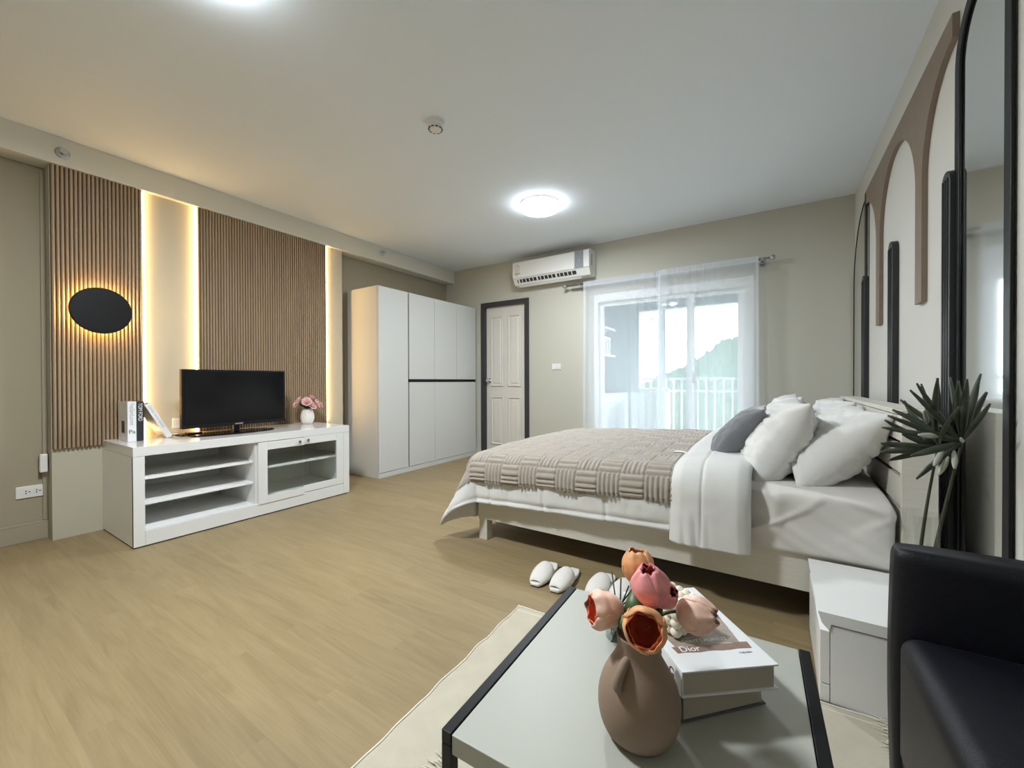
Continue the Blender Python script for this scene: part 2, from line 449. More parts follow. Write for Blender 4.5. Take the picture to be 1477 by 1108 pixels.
# sockets and switches
def plate(name, label, cat, c, n, w, h, holes):
    """plate centred at c, facing n ('x+' or 'y-'); holes = list of (u, v, kind)"""
    t = thing(name, label, cat, c)
    def B(u0, u1, v0, v1, d0, d1):
        if n == 'x+': return (c[0]+d0, c[0]+d1, c[1]+u0, c[1]+u1, c[2]+v0, c[2]+v1)
        return (c[0]+u0, c[0]+u1, c[1]-d1, c[1]-d0, c[2]+v0, c[2]+v1)
    boxo('plate', 'pvc', t, *B(-w/2, w/2, -h/2, h/2, 0, .009), bevel=.003)
    for (u, v, k) in holes:
        if k == 's':
            s = boxo('socket', 'pvc', t, *B(u-.018, u+.018, v-.02, v+.02, .009, .011), bevel=.001)
            bm = bm_()
            for du, dv, ww, hh in ((-.006, .007, .003, .007), (-.006, -.007, .003, .007), (.008, 0, .005, .005)):
                add_box(bm, *B(u+du-ww, u+du+ww, v+dv-hh/2, v+dv+hh/2, .011, .0115))
            obj('socket_hole', bm, 'hole', s)
        else:
            boxo('switch_rocker', 'pvc', t, *B(u-.012, u+.012, v-.02, v+.02, .009, .013), bevel=.001)
    return t
plate('wall_socket', 'white double wall socket low on the left wall above the baseboard', 'socket', (XL, .50, .312), 'x+', .118, .074, [(-.012, 0, 's'), (.032, 0, 's')])
plate('wall_socket', 'white wall socket above the console left of the television', 'socket', (XBD, 1.245, .690), 'x+', .118, .074, [(.02, 0, 's')])
plate('light_switch', 'white light switch plate between the door and the curtain', 'switch', (-2.193, YB, 1.173), 'y-', .12, .072, [(-.026, 0, 'r'), (.0, 0, 'r'), (.026, 0, 'r')])
bm = bm_(); add_box(bm, XL, XL+.015, .552, .566, .12, 2.36); o = obj('cable_duct', bm, 'wall_l', bevel=.003); tag(o, 'slim beige cable duct running up the left wall beside the ribbed panel', 'cable duct')
bm = bm_(); add_box(bm, XL+.02, XL+.055, .535, .568, .43, .545); o = obj('junction_box', bm, 'pvc', bevel=.004); tag(o, 'small white box on the cable duct left of the console', 'box')

# sprinkler heads on the beam
def sprinkler(y, z, label):
    t = thing('sprinkler', label, 'sprinkler', (-3.79, y, z))
    R = Matrix.Translation((-3.79, y, z)) @ Matrix.Rotation(PI/2, 4, 'Y')
    bm = bm_(); add_lathe(bm, [(.034, 0), (.034, .004), (.026, .010), (.014, .012)], seg=28); bmesh.ops.transform(bm, matrix=R, verts=bm.verts); obj('escutcheon', bm, 'steel', t, smooth=True)
    bm = bm_(); add_lathe(bm, [(.008, .010), (.008, .03), (.011, .031), (.011, .035), (.004, .037), (.004, .045), (.018, .046), (.018, .048)], seg=18); bmesh.ops.transform(bm, matrix=R, verts=bm.verts); obj('nozzle', bm, 'steel', t)
    bm = bm_()
    for s in (-1, 1): add_tube(bm, [(-3.79+.03, y+s*.009, z), (-3.79+.04, y+s*.013, z), (-3.79+.047, y+s*.004, z)], .002, 6)
    obj('yoke', bm, 'steel', t)
sprinkler(.628, 2.452, 'chrome sprinkler head on the beam above the narrow ribbed panel')
sprinkler(3.125, 2.480, 'chrome sprinkler head on the beam above the wardrobe')

# smoke detector
t = thing('smoke_detector', 'round white smoke detector on the ceiling', 'smoke detector', (-1.70, 1.80, ZC))
bm = bm_(); add_lathe(bm, [(.052, 0), (.052, -.022), (.048, -.026)], (-1.70, 1.80, ZC), 40); obj('base', bm, 'pvc', t, bevel=.002)
bm = bm_(); add_lathe(bm, [(.043, -.026), (.043, -.040), (.030, -.052), (.0285, -.053)], (-1.70, 1.80, ZC), 40); o = obj('head', bm, 'pvc', t, bevel=.002)
bm = bm_()
for k in range(10):
    a = 2*PI*k/10
    m = Matrix.Translation((-1.70+.0385*math.cos(a), 1.80+.0385*math.sin(a), ZC-.0455)) @ Matrix.Rotation(a, 4, 'Z') @ Matrix.Rotation(.75, 4, 'Y')
    b2 = add_box(bm, -.0035, .0035, -.008, .008, -.003, .003)
    for v in b2: v.co = m @ v.co
obj('vent_slot', bm, 'hole', o)

# ceiling lamps
def ceiling_lamp(x, y, label):
    t = thing('ceiling_lamp', label, 'ceiling lamp', (x, y, ZC), group=None)
    bm = bm_(); add_lathe(bm, [(.170, 0), (.172, -.012), (.168, -.020)], (x, y, ZC), 56); obj('lamp_base', bm, 'pvc', t, smooth=True)
    bm = bm_(); add_lathe(bm, [(.160, -.020), (.172, -.026), (.172, -.042), (.160, -.055), (.10, -.064), (.03, -.067)], (x, y, ZC), 56); obj('diffuser', bm, 'lamp', t, smooth=True)
ceiling_lamp(-1.72, 3.12, 'glowing round white ceiling lamp near the air conditioner')
ceiling_lamp(-1.70, .605, 'glowing round white ceiling lamp at the top edge of the view')
# ------------------------------------------------------------------ television console
CX0, CX1, CY0, CY1, CH = XBD+.004, -3.21, .805, 2.271, .61
t = thing('tv_console', 'long white glossy television console with open shelves and glass doors', 'tv cabinet', (-3.5, 1.54, 0))
boxo('top', 'gloss', t, CX0, CX1, CY0, CY1, .552, CH, bevel=.002)
bm = bm_()
add_box(bm, CX0, CX1-.004, CY0, CY0+.018, .008, .551)
add_box(bm, CX0, CX1-.004, CY1-.018, CY1, .008, .551)
add_box(bm, CX0, CX1-.02, 1.490, 1.508, .008, .551)
add_box(bm, CX0, CX0+.008, CY0+.018, CY1-.018, .008, .551)
add_box(bm, CX0+.008, CX1-.02, CY0+.018, CY1-.018, .075, .095)
obj('carcass', bm, 'white', t)
boxo('front_stile', 'gloss', t, CX1-.02, CX1, CY0, CY0+.055, .008, .551)
boxo('front_stile', 'gloss', t, CX1-.02, CX1, CY1-.057, CY1, .008, .551)
boxo('bottom_rail', 'gloss', t, CX1-.02, CX1, CY0+.056, CY1-.058, .008, .095)
boxo('shelf', 'white', t, CX0+.008, CX1-.05, CY0+.018, 1.490, .398, .413)
boxo('shelf', 'white', t, CX0+.008, CX1-.05, CY0+.018, 1.490, .242, .257)
boxo('shelf', 'white', t, CX0+.008, CX1-.06, 1.508, CY1-.018, .335, .350)
def cabdoor(y0, y1, z0, z1, outer):
    a = y0+(.065 if outer < 0 else .004); b = y1-(.065 if outer > 0 else .004)
    bm = bm_()
    x0, x1 = (CX1-.012, CX1+.006) if outer < 0 else (CX1-.018, CX1)
    if outer < 0: add_box(bm, x0, x1, y0, a, z0, z1)
    else: add_box(bm, x0, x1, b, y1, z0, z1)
    add_box(bm, x0, x1, a if outer < 0 else y0, b if outer > 0 else y1, z0, z0+.055)
    add_box(bm, x0, x1, a if outer < 0 else y0, b if outer > 0 else y1, z1-.06, z1)
    d = obj('cabinet_door', bm, 'gloss', t, bevel=.0015)
    bm = bm_(); add_box(bm, x0+.005, x0+.010, a, b, z0+.055, z1-.06); g = obj('door_glass', bm, 'cabglass', d)
    hy = y1-.045 if outer < 0 else y0+.025
    h = bm_(); add_box(h, x1, x1+.018, hy-.004, hy+.004, z1-.034, z1-.024); add_box(h, x1+.012, x1+.020, hy-.010, hy+.010, z1-.040, z1-.016)
    obj('door_knob', h, 'chrome', d, bevel=.001)
cabdoor(1.503, 1.852, .088, .548, -1)
cabdoor(1.855, 2.212, .10, .551, 1)

# ------------------------------------------------------------------ wardrobe
WX, WF, WY0, WY1, WH = -3.905, -3.40, 2.752, 4.365, 1.988
t = thing('wardrobe', 'tall white wardrobe with flat doors and a black centre groove', 'wardrobe', (-3.65, 3.55, 0))
bm = bm_()
add_box(bm, WX, WF-.02, WY0, WY0+.018, 0, WH); add_box(bm, WX, WF-.02, WY1-.018, WY1, 0, WH)
add_box(bm, WX, WF-.02, WY0+.018, WY1-.018, WH-.018, WH); add_box(bm, WX, WX+.01, WY0+.018, WY1-.018, 0, WH-.018)
add_box(bm, WX+.01, WF-.02, WY0+.018, WY1-.018, .05, .068)
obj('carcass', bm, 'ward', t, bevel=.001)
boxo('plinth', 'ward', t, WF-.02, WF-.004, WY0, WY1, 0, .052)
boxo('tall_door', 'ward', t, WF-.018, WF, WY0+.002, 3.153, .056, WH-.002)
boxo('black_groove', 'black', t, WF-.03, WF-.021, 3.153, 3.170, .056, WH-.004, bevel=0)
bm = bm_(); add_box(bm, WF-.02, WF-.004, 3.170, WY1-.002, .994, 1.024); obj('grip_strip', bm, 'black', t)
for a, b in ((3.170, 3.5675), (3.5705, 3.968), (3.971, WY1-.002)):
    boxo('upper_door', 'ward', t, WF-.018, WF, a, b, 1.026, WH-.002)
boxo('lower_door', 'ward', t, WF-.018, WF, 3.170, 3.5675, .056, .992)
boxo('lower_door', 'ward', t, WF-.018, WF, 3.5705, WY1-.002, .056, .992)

# ------------------------------------------------------------------ television
t = thing('television', 'black flat screen television standing on the white console', 'television', (-3.47, 1.49, CH))
TX = -3.475
ty0, ty1, tz0, tz1 = 1.132, 1.846, .670, 1.092
boxo('housing', 'black', t, TX-.045, TX, ty0, ty1, tz0, tz1, bevel=.004)
boxo('screen', 'screen', t, TX, TX+.003, ty0+.014, ty1-.014, tz0+.022, tz1-.014, bevel=0)
boxo('bezel', 'black', t, TX, TX+.005, ty0, ty1, tz0, tz0+.022, bevel=.001)
text('television_logo', 'SAMSUNG', .012, 'inkw', t, axes((TX+.0055, 1.49, tz0+.011), (0, 1, 0), (0, 0, 1), (1, 0, 0)), align='CENTER')
bm = bm_(); add_tube(bm, [(TX-.02, 1.47, .622), (TX-.02, 1.47, .70)], .022, 16); add_box(bm, TX-.01, TX+.012, 1.45, 1.49, .622, .672); obj('stand_neck', bm, 'screen', t, smooth=False)
bm = bm_(); add_lathe(bm, [(.29, 0), (.29, .006), (.28, .010)], (0, 0, 0), 56)
bmesh.ops.transform(bm, matrix=Matrix.Translation((TX-.02, 1.47, CH)) @ Matrix.Diagonal((.42, 1, 1, 1)), verts=bm.verts)
obj('stand_base', bm, 'screen', t)

# cable bundle / small box at left of the television
t = thing('set_top_box', 'small black box with coiled cable beneath the left of the television', 'media box', (-3.58, 1.24, CH))
boxo('box_body', 'black', t, -3.62, -3.55, 1.19, 1.28, CH, CH+.022, bevel=.004)
bm = bm_(); pts = []
for k in range(60):
    a = k/60*2*PI*2.2
    pts.append((-3.60+.045*math.cos(a)+.01*math.sin(3*a), 1.15+.035*math.sin(a), CH+.004+.006*(1+math.sin(a*1.7))))
add_tube(bm, pts, .0025, 6); obj('cable', bm, 'black', t, smooth=True)

# ------------------------------------------------------------------ books on the console
def book(name, label, cat, mtx, w, h, th, cov, pages='paper', group=None):
    """local frame: x = thickness, y = depth (spine at y=0, looking toward -y), z = height"""
    t = thing(name, label, cat, (0, 0, 0), group=group)
    t.matrix_basis = mtx; t.matrix_world = mtx
    t.location, t.rotation_euler = mtx.to_translation(), mtx.to_euler()
    bm = bm_()
    add_box(bm, 0, .003, 0, w, 0, h); add_box(bm, th-.003, th, 0, w, 0, h); add_box(bm, .003, th-.003, 0, .003, 0, h)
    c = obj('cover', bm, cov, t, world=False, bevel=.0006)
    bm = bm_(); add_box(bm, .003, th-.003, .003, w-.006, .004, h-.004); obj('pages', bm, pages, t, world=False)
    return t, c
def M4(o, x, y, z): return axes(o, x, y, z)
# book local: x along world +y, y along world -x (spine faces +x), z up
g = 'books standing on the console'
bmx = M4((-3.535, .862, CH+.001), (0, 1, 0), (-1, 0, 0), (0, 0, 1))
b1, c1 = book('book', 'white upright book with grey lettering and black emblem on its spine, leftmost on the console', 'book', bmx, .19, .262, .044, 'cover')
text('spine_title', 'YvesSaintLaurent', .034, 'inkg', c1, axes((-3.5345, .884, .865), (0, 0, -1), (0, 1, 0), (1, 0, 0)), sx=.62)
text('spine_emblem', 'Pa', .036, 'ink', c1, axes((-3.5345, .884, .675), (0, 1, 0), (0, 0, 1), (1, 0, 0)), align='CENTER')
boxo('cover_picture', 'print3', c1, -3.655, -3.595, .8612, .8622, .665, .745, bevel=0)
bmx = M4((-3.540, .9065, CH+.001), (0, 1, 0), (-1, 0, 0), (0, 0, 1))
b2, c2 = book('book', 'black book upright with white lettering on its spine', 'book', bmx, .19, .262, .040, 'coverb')
text('spine_title', 'TOM FORD', .030, 'inkw', c2, axes((-3.5395, .9265, .862), (0, 0, -1), (0, 1, 0), (1, 0, 0)), sx=.78)
an = math.radians(27)
xa = Vector((0, math.cos(an), math.sin(an)))  # thickness axis
za = Vector((0, -math.sin(an), math.cos(an)))  # height axis
o3 = Vector((-3.56, 1.074, CH+.001))
b3, c3 = book('book', 'white book leaning to the left against the upright black book', 'book', axes(o3, xa, (-1, 0, 0), za), .19, .262, .034, 'cover')
text('spine_title', 'LIVING WITH WHITE', .019, 'inkg', c3, axes(o3+Vector((.0005, 0, 0))+za*.247+xa*.017, -za, xa, (1, 0, 0)), sx=.95)

# small vase with pink roses
vx, vy = -3.64, 2.135
t = thing('ribbed_vase', 'small white ribbed vase at the right end of the console', 'vase', (vx, vy, CH))
prof = [(.030, 0), (.040, .003), (.052, .03), (.057, .055), (.055, .085), (.047, .115), (.037, .135), (.034, .142), (.030, .142), (.030, .10)]
bm = bm_(); add_lathe(bm, prof, (vx, vy, CH), 96, fn=lambda a, z: 1+.035*abs(math.sin(a*8))*(1 if z < .138 else .3)); obj('vase_body', bm, 'ceramic', t, smooth=True)
t2 = thing('rose_bouquet', 'bouquet of pale pink roses in the small white vase on the console', 'flowers', (vx, vy, CH+.14))
def rose(bm, c, R, ax):
    q = Vector((0, 0, 1)).rotation_difference(Vector(ax).normalized())
    for layer, (n, r0, op, hh) in enumerate(((4, .35, .1, .8), (5, .65, .35, .75), (6, .95, .8, .6))):
        for k in range(n):
            a0 = 2*PI*k/n + layer*.6
            def f(u, v):
                a = a0+(u-.5)*2*PI/n*1.5
                r = R*r0*(.35+.65*math.sin(min(1, v*1.1)*PI/2)) + R*op*.35*v*v*v
                z = R*hh*v*(1-.25*(2*u-1)**2) - R*.15*op*v**4 + R*.05*math.sin(9*u+k)
                return Vector(c)+q @ Vector((r*math.cos(a), r*math.sin(a), z))
            add_grid(bm, f, 6, 6)
roses = [(0, 0, .085, .040), (-.01, -.085, .06, .036), (.045, -.03, .07, .036), (.0, .085, .055, .034), (.05, .055, .05, .034), (-.05, .03, .08, .034), (-.04, -.05, .085, .034), (.0, .04, .10, .034), (.06, .01, .035, .033), (.02, .115, .03, .028)]
for (dx, dy, dz, R) in roses:
    bm = bm_(); c = (vx+dx, vy+dy, CH+.14+dz); rose(bm, (c[0], c[1], c[2]-R*.3), R, (dx*1.5, dy*1.5, .06)); obj('rose_head', bm, 'rose', t2, smooth=True, solid=.0012)
def leafblade(bm, base, tip, w, curl=.02, nrm=(0, 0, 1), n=8):
    base, tip = Vector(base), Vector(tip); d = tip-base; s = d.cross(Vector(nrm)); s = s.normalized() if s.length > 1e-5 else Vector((1, 0, 0))
    up = s.cross(d).normalized()
    def f(u, v):
        ww = w*math.sin(PI*min(1, (v**.8)*.97+.02))
        return base+d*v+s*(u-.5)*2*ww+up*(curl*math.sin(PI*v)-abs(u-.5)*ww*.7)
    add_grid(bm, f, 4, n)
for k in range(16):
    a = 2*PI*k/16+random.uniform(-.2, .2); r = random.uniform(.06, .105)
    bm = bm_(); leafblade(bm, (vx+.01*math.cos(a), vy+.01*math.sin(a), CH+.145), (vx+r*math.cos(a), vy+r*math.sin(a), CH+.16+random.uniform(-.012, .05)), .02, .015)
    obj('leaf', bm, 'leaf2', t2, smooth=True, solid=.001)
bm = bm_()
for (dx, dy, dz, R) in roses: add_tube(bm, [(vx+dx*.15, vy+dy*.15, CH+.03), (vx+dx*.2, vy+dy*.2, CH+.15), (vx+dx, vy+dy, CH+.13+dz)], .002, 6)
obj('stems', bm, 'stem', t2)

# ------------------------------------------------------------------ air conditioner
ax0, ax1, ay0, az0, az1 = -2.69, -1.70, YB-.20, 2.165, 2.465
t = thing('air_conditioner', 'white wall mounted air conditioner above the door and curtain', 'air conditioner', (-2.2, YB, az0))
yb = YB-.001
prof = [(yb, az0+.03), (yb, az1), (ay0+.05, az1), (ay0+.005, az1-.02), (ay0, az1-.05), (ay0+.002, az0+.085), (ay0+.012, az0+.078), (ay0+.05, az0+.012), (ay0+.10, az0), (yb-.02, az0+.01)]
bm = bm_(); add_prism(bm, prof, 'x', ax0, ax1); obj('housing', bm, 'pvc', t, bevel=.006)
boxo('front_panel', 'pvc', t, ax0+.004, ax1-.17, ay0-.006, ay0+.001, az0+.088, az1-.025, bevel=.002)
boxo('side_display', 'grey_pl', t, ax1-.168, ax1-.065, ay0-.004, ay0+.001, az0+.088, az1-.022, bevel=.002)
bm = bm_(); add_lathe(bm, [(.007, 0), (.007, .003)], seg=16); bmesh.ops.transform(bm, matrix=Matrix.Translation((ax1-.115, ay0-.004, az0+.17)) @ Matrix.Rotation(PI/2, 4, 'X'), verts=bm.verts); obj('power_button', bm, 'steel', t)
boxo('end_cap', 'pvc', t, ax1-.063, ax1+.004, ay0-.005, ay0+.02, az0+.088, az1-.024, bevel=.005)
boxo('end_slot', 'grey_pl', t, ax1+.0005, ax1+.002, ay0+.07, ay0+.095, az0+.12, az1-.06, bevel=0)
# outlet, louvres, flap
nrm = Vector((0, -.066, -.038)).normalized()
bm = bm_()
add_prism(bm, [(ay0+.0135, az0+.070), (ay0+.035, az0+.036), (ay0+.030, az0+.033), (ay0+.0085, az0+.068)], 'x', ax0+.06, ax1-.16); obj('air_outlet', bm, 'hole', t)
for k in range(15):
    bm = bm_(); x = ax0+.075+k*.050
    add_prism(bm, [(ay0+.012, az0+.070), (ay0+.034, az0+.036), (ay0+.027, az0+.032), (ay0+.004, az0+.066)], 'x', x, x+(.009 if k % 5 else .02))
    obj('louvre_vane', bm, 'pvc', t)
bm = bm_(); add_prism(bm, [(ay0+.036, az0+.034), (ay0+.085, az0-.010), (ay0+.088, az0-.004), (ay0+.040, az0+.040)], 'x', ax0+.05, ax1-.12); obj('outlet_flap', bm, 'pvc', t, bevel=.001)
# energy label on the front
yl = ay0-.0065
lb = boxo('energy_label', 'label', t, ax0+.035, ax0+.105, yl-.0006, yl, az0+.145, az0+.20, bevel=0)
bm = bm_()
arc = [(ax0+.070+.033*math.cos(a), az0+.20+.045*math.sin(a)) for a in [PI*i/14 for i in range(15)]]
arc2 = [(ax0+.070+.026*math.cos(a), az0+.20+.036*math.sin(a)) for a in [PI*i/14 for i in range(14, -1, -1)]]
for i in range(14):
    add_prism(bm, [arc[i], arc[i+1], arc2[13-i], arc2[14-i]], 'y', yl-.0012, yl-.0004)
obj('label_arc', bm, 'inkg', lb)
text('label_number', '5', .030, 'inkg', lb, axes((ax0+.070, yl-.001, az0+.215), (1, 0, 0), (0, 0, 1), (0, -1, 0)), align='CENTER')
boxo('label_bar', 'ink', lb, ax0+.032, ax0+.110, yl-.0012, yl, az0+.132, az0+.139, bevel=0)
text('maker_logo', 'LG', .022, 'ink', t, axes((ax0+.050, yl, az0+.115), (1, 0, 0), (0, 0, 1), (0, -1, 0)))

# ------------------------------------------------------------------ curtain rod and curtains
ry, rz = YB-.09, 2.095
t = thing('curtain_rod', 'silver double curtain rod above the balcony door', 'curtain rod', (-1.0, ry, rz))
bm = bm_(); add_tube(bm, [(-2.02, ry, rz), (-.03, ry, rz)], .010, 14); obj('rod', bm, 'steel', t, smooth=True)
bm = bm_(); add_tube(bm, [(-1.98, ry+.05, rz-.03), (-.07, ry+.05, rz-.03)], .007, 12); obj('rear_rod', bm, 'steel', t, smooth=True)
for x in (-2.04, -.012):
    bm = bm_(); add_ico(bm, (x, ry, rz), .024, 3); add_tube(bm, [(x-.02, ry, rz), (x+.02, ry, rz)], .013, 12); obj('finial', bm, 'steel', t, smooth=True)
for x in (-1.86, -.09):
    bm = bm_(); add_tube(bm, [(x, ry-.012, rz-.012), (x, YB-.004, rz-.02)], .006, 10); add_box(bm, x-.018, x+.018, YB-.006, YB, rz-.06, rz+.03); add_tube(bm, [(x-.012, ry, rz), (x+.012, ry, rz)], .014, 12); obj('bracket', bm, 'steel', t)
def curtain(x0, x1, label, seed, dense, yo=0):
    t = thing('sheer_curtain', label, 'curtain', ((x0+x1)/2, ry, .02), group=None)
    W = x1-x0
    def f(u, v, zz=None):
        z = .03+v*(rz+.018-.03) if zz is None else zz
        # gather folds towards the meeting edge
        uu = u
        x = x0+W*uu
        d = abs(x-dense)
        amp = (.004+.016*math.exp(-d/.06))*(1-.35*v)
        ph = 2*PI*(x*7+.9*math.sin(x*7+seed)+.12*math.sin(z*1.3+x*5))
        flare = (1-v)*.012*(1 if x0 < dense < x1+.2 and u > .5 else -1)
        y = ry-.016-yo+amp*math.sin(ph)+.0015*math.sin(ph*2.3+seed+z*2)+.006*nz(x*4, z*1.5, seed)
        return Vector((x+flare, y, z))
    bm = bm_(); add_grid(bm, f, 150, 24); obj('voile', bm, 'sheer', t, smooth=True)
    # hems: rod pocket and edge hems, doubled cloth lying on the voile
    bm = bm_(); add_grid(bm, lambda u, v: f(u, 1, rz-.035+v*.055)+Vector((0, -.004, 0)), 150, 3); obj('rod_pocket', bm, 'sheer2', t, smooth=True)
    for e0, e1 in ((0, .022/W), (1-.022/W, 1)):
        bm = bm_(); add_grid(bm, lambda u, v: f(e0+(e1-e0)*u, v)+Vector((0, -.003, 0)), 3, 30); obj('edge_hem', bm, 'sheer2', t, smooth=True)
curtain(-1.805, -.940, 'left sheer white curtain panel in front of the balcony door', 1.3, -.95)
curtain(-.985, -.118, 'right sheer white curtain panel in front of the balcony door', 4.7, -.95, .034)

# ------------------------------------------------------------------ balcony
BY1 = 5.68
bm = bm_(); add_box(bm, -2.5, .6, YB+.1, BY1+.1, -.12, -.02); struct('trim_4', bm, 'btile')
bm = bm_(); add_box(bm, -2.12, -2.02, YB+.1, BY1+.05, -.02, ZC); add_box(bm, -2.02, -1.56, BY1-.05, BY1+.08, -.02, ZC); add_box(bm, -.16+.25, .25, YB+.1, BY1, -.02, ZC); struct('wall_balcony', bm, 'render')
bm = bm_(); add_box(bm, -2.5, .6, BY1-.06, BY1+.1, 1.95, ZC+.1); add_box(bm, -2.5, .6, YB+.1, BY1+.1, ZC, ZC+.1); struct('trim_5', bm, 'render')
t = thing('balcony_railing', 'white metal balcony railing outside the window', 'railing', (-.7, BY1, 0))
ra, rb = -1.56, .09
boxo('top_rail', 'rail', t, ra, rb, BY1-.02, BY1+.025, 1.01, 1.04)
boxo('middle_rail', 'rail', t, ra, rb, BY1-.012, BY1+.018, .852, .874)
boxo('bottom_rail', 'rail', t, ra, rb, BY1-.012, BY1+.018, .06, .085)
k = 0; x = ra+.05
while x < rb:
    boxo('baluster', 'rail', t, x-.009, x+.009, BY1-.006, BY1+.012, -.02 if k % 6 == 0 else .085, 1.01, bevel=0); x += .098; k += 1
t = thing('security_grille', 'thin white bars above the railing on the left of the balcony', 'grille', (-1.4, BY1, 1.04))
for x in (-1.53, -1.40, -1.275): boxo('grille_bar', 'rail', t, x-.006, x+.006, BY1-.004, BY1+.008, 1.04, 1.95, bevel=0)
boxo('grille_crossbar', 'rail', t, -1.56, -1.10, BY1-.002, BY1+.006, 1.845, 1.857, bevel=0)
# kitchen run
t = thing('kitchen_cabinet', 'white kitchen base cabinet on the balcony seen through the left curtain', 'cabinet', (-1.85, 5.0, 0))
boxo('cabinet_body', 'white', t, -2.015, -1.71, YB+.12, 5.62, -.02, .81)
boxo('worktop', 'gloss', t, -2.018, -1.69, YB+.105, 5.625, .812, .845)
for a, b in ((4.53, 5.07), (5.08, 5.60)):
    d = boxo('drawer', 'white', t, -1.708, -1.694, a, b, .66, .80); boxo('handle', 'steel', d, -1.693, -1.68, (a+b)/2-.05, (a+b)/2+.05, .725, .735)
    d = boxo('cabinet_door', 'white', t, -1.708, -1.694, a, b, .03, .65); boxo('handle', 'steel', d, -1.693, -1.68, b-.14, b-.04, .60, .61)
t = thing('wall_shelf', 'white two tier wall shelf above the balcony kitchen cabinet', 'shelf', (-1.87, 4.8, 1.3))
boxo('shelf_board', 'white', t, -2.018, -1.69, 4.50, 5.04, 1.300, 1.322)
boxo('shelf_board', 'white', t, -2.018, -1.69, 4.50, 5.04, 1.630, 1.652)
boxo('side_board', 'white', t, -2.018, -1.70, 4.485, 4.499, 1.28, 1.95)
t = thing('microwave_oven', 'white microwave oven on the lower tier of the balcony wall shelf', 'microwave', (-1.86, 4.75, 1.322))
boxo('oven_body', 'pvc', t, -2.015, -1.72, 4.53, 4.95, 1.324, 1.545, bevel=.006)
boxo('oven_window', 'grey_pl', t, -1.7195, -1.716, 4.555, 4.82, 1.35, 1.52, bevel=.004)
boxo('control_panel', 'grey_pl', t, -1.7195, -1.717, 4.86, 4.93, 1.35, 1.52, bevel=.002)
t = thing('washing_machine', 'pale top loading washing machine standing by the balcony railing', 'washing machine', (-1.31, 5.3, 0))
boxo('machine_body', 'pvc', t, -1.53, -1.13, 5.13, 5.55, -.02, .855, bevel=.012)
boxo('machine_lid', 'grey_pl', t, -1.50, -1.16, 5.16, 5.45, .855, .868, bevel=.006)
boxo('control_panel', 'pvc', t, -1.52, -1.14, 5.46, 5.55, .855, .90, bevel=.006)

# ------------------------------------------------------------------ the view
def hillz(x, y):
    # ridge rising to the right
    k = max(0., min(1., (x+62)/62))
    r = -9+30*k**1.2+2.2*nz(x, y, 0, .05)
    t_ = max(0., 1-abs(y-165)/55)
    return -22+(r+22)*(t_**.75)+3.6*abs(nz(x, y, 3, .22))*t_+3.2*abs(nz(x, y, 7, .55))*t_
bm = bm_(); add_grid(bm, lambda u, v: Vector((-140+u*220, 112+v*90, hillz(-140+u*220, 112+v*90))), 220, 90)
o = obj('wooded_hill', bm, 'hill', smooth=True); tag(o, 'green wooded hillside beyond the balcony railing', 'hill', kind='structure')
bm = bm_(); add_grid(bm, lambda u, v: Vector((-160+u*260, 15+v*200, -22+.6*nz(u*9, v*9, 0))), 40, 40)
o = obj('ground', bm, 'ground'); o['kind'] = 'structure'
rh = random.Random(5)
k = 0
for gx_ in range(10):
    for gy_ in range(3):
        x = -50+gx_*5.6+rh.uniform(-.5, .5)+gy_*1.5; y = 66+gy_*15+rh.uniform(-1.5, 1.5)
        if (gx_+gy_) % 2 == 0:
            w_, d_, h_ = rh.uniform(2.6, 3.6), rh.uniform(2.6, 3.6), rh.uniform(2.6, 4.5)
            t = thing('house', 'small pale house with brown roof on the low ground before the hill', 'house', (x, y, -22), rh.uniform(-.2, .2), 'small houses on the low ground before the hill')
            bm = bm_(); add_box(bm, -w_/2, w_/2, -d_/2, d_/2, 0, h_); obj('house_wall', bm, 'hwall', t, world=False)
            bm = bm_(); add_prism(bm, [(-w_/2-.3, h_), (w_/2+.3, h_), (0, h_+1.3)], 'y', -d_/2-.3, d_/2+.3); obj('roof', bm, 'hroof', t, world=False)
        else:
            bm = bm_(); R = rh.uniform(1.5, 2.3)
            add_ico(bm, (0, 0, R*1.1), R, 3)
            for v in bm.verts: v.co *= 1+.22*nz(v.co.x, v.co.y, v.co.z+k, 1.1)
            t = thing('tree', 'round green tree on the low ground before the hill', 'tree', (x, y, -22), 0, 'trees on the low ground before the hill')
            obj('crown', bm, 'hill', t, world=False, smooth=True)
            bm = bm_(); add_tube(bm, [(0, 0, 0), (0, 0, R)], .2, 6); obj('trunk', bm, 'stem', t, world=False)
        k += 1
# ------------------------------------------------------------------ bed
BX0, BX1, BY0, BYF = -1.58, .395, 2.05, 3.66
t = thing('bed', 'cream double bed frame with slatted headboard and square legs', 'bed', (-.6, 2.85, 0))
boxo('side_rail', 'cream', t, BX0, BX1, BY0, BY0+.025, .132, .285)
boxo('side_rail', 'cream', t, BX0, BX1, BYF-.025, BYF, .132, .285)
boxo('foot_rail', 'cream', t, BX0, BX0+.025, BY0+.025, BYF-.025, .132, .285)
boxo('mattress_base', 'cream', t, BX0+.026, BX1, BY0+.026, BYF-.026, .20, .27)
for x in (BX0+.004, -.60):
    for y in (BY0+.004, BYF-.064): boxo('bed_leg', 'cream', t, x, x+.06, y, y+.06, 0, .131)
HT = .888
hb = boxo('headboard', 'cream', t, BX1, BX1+.097, BY0-.02, BY0, 0, HT)
bm = bm_()
add_box(bm, BX1, BX1+.097, BYF-.005, BYF+.012, 0, HT); add_box(bm, BX1, BX1+.097, BY0, BYF-.005, HT-.018, HT)
add_box(bm, BX1+.080, BX1+.097, BY0, BYF-.005, .05, HT-.018)
obj('headboard_case', bm, 'cream', hb, bevel=.001)
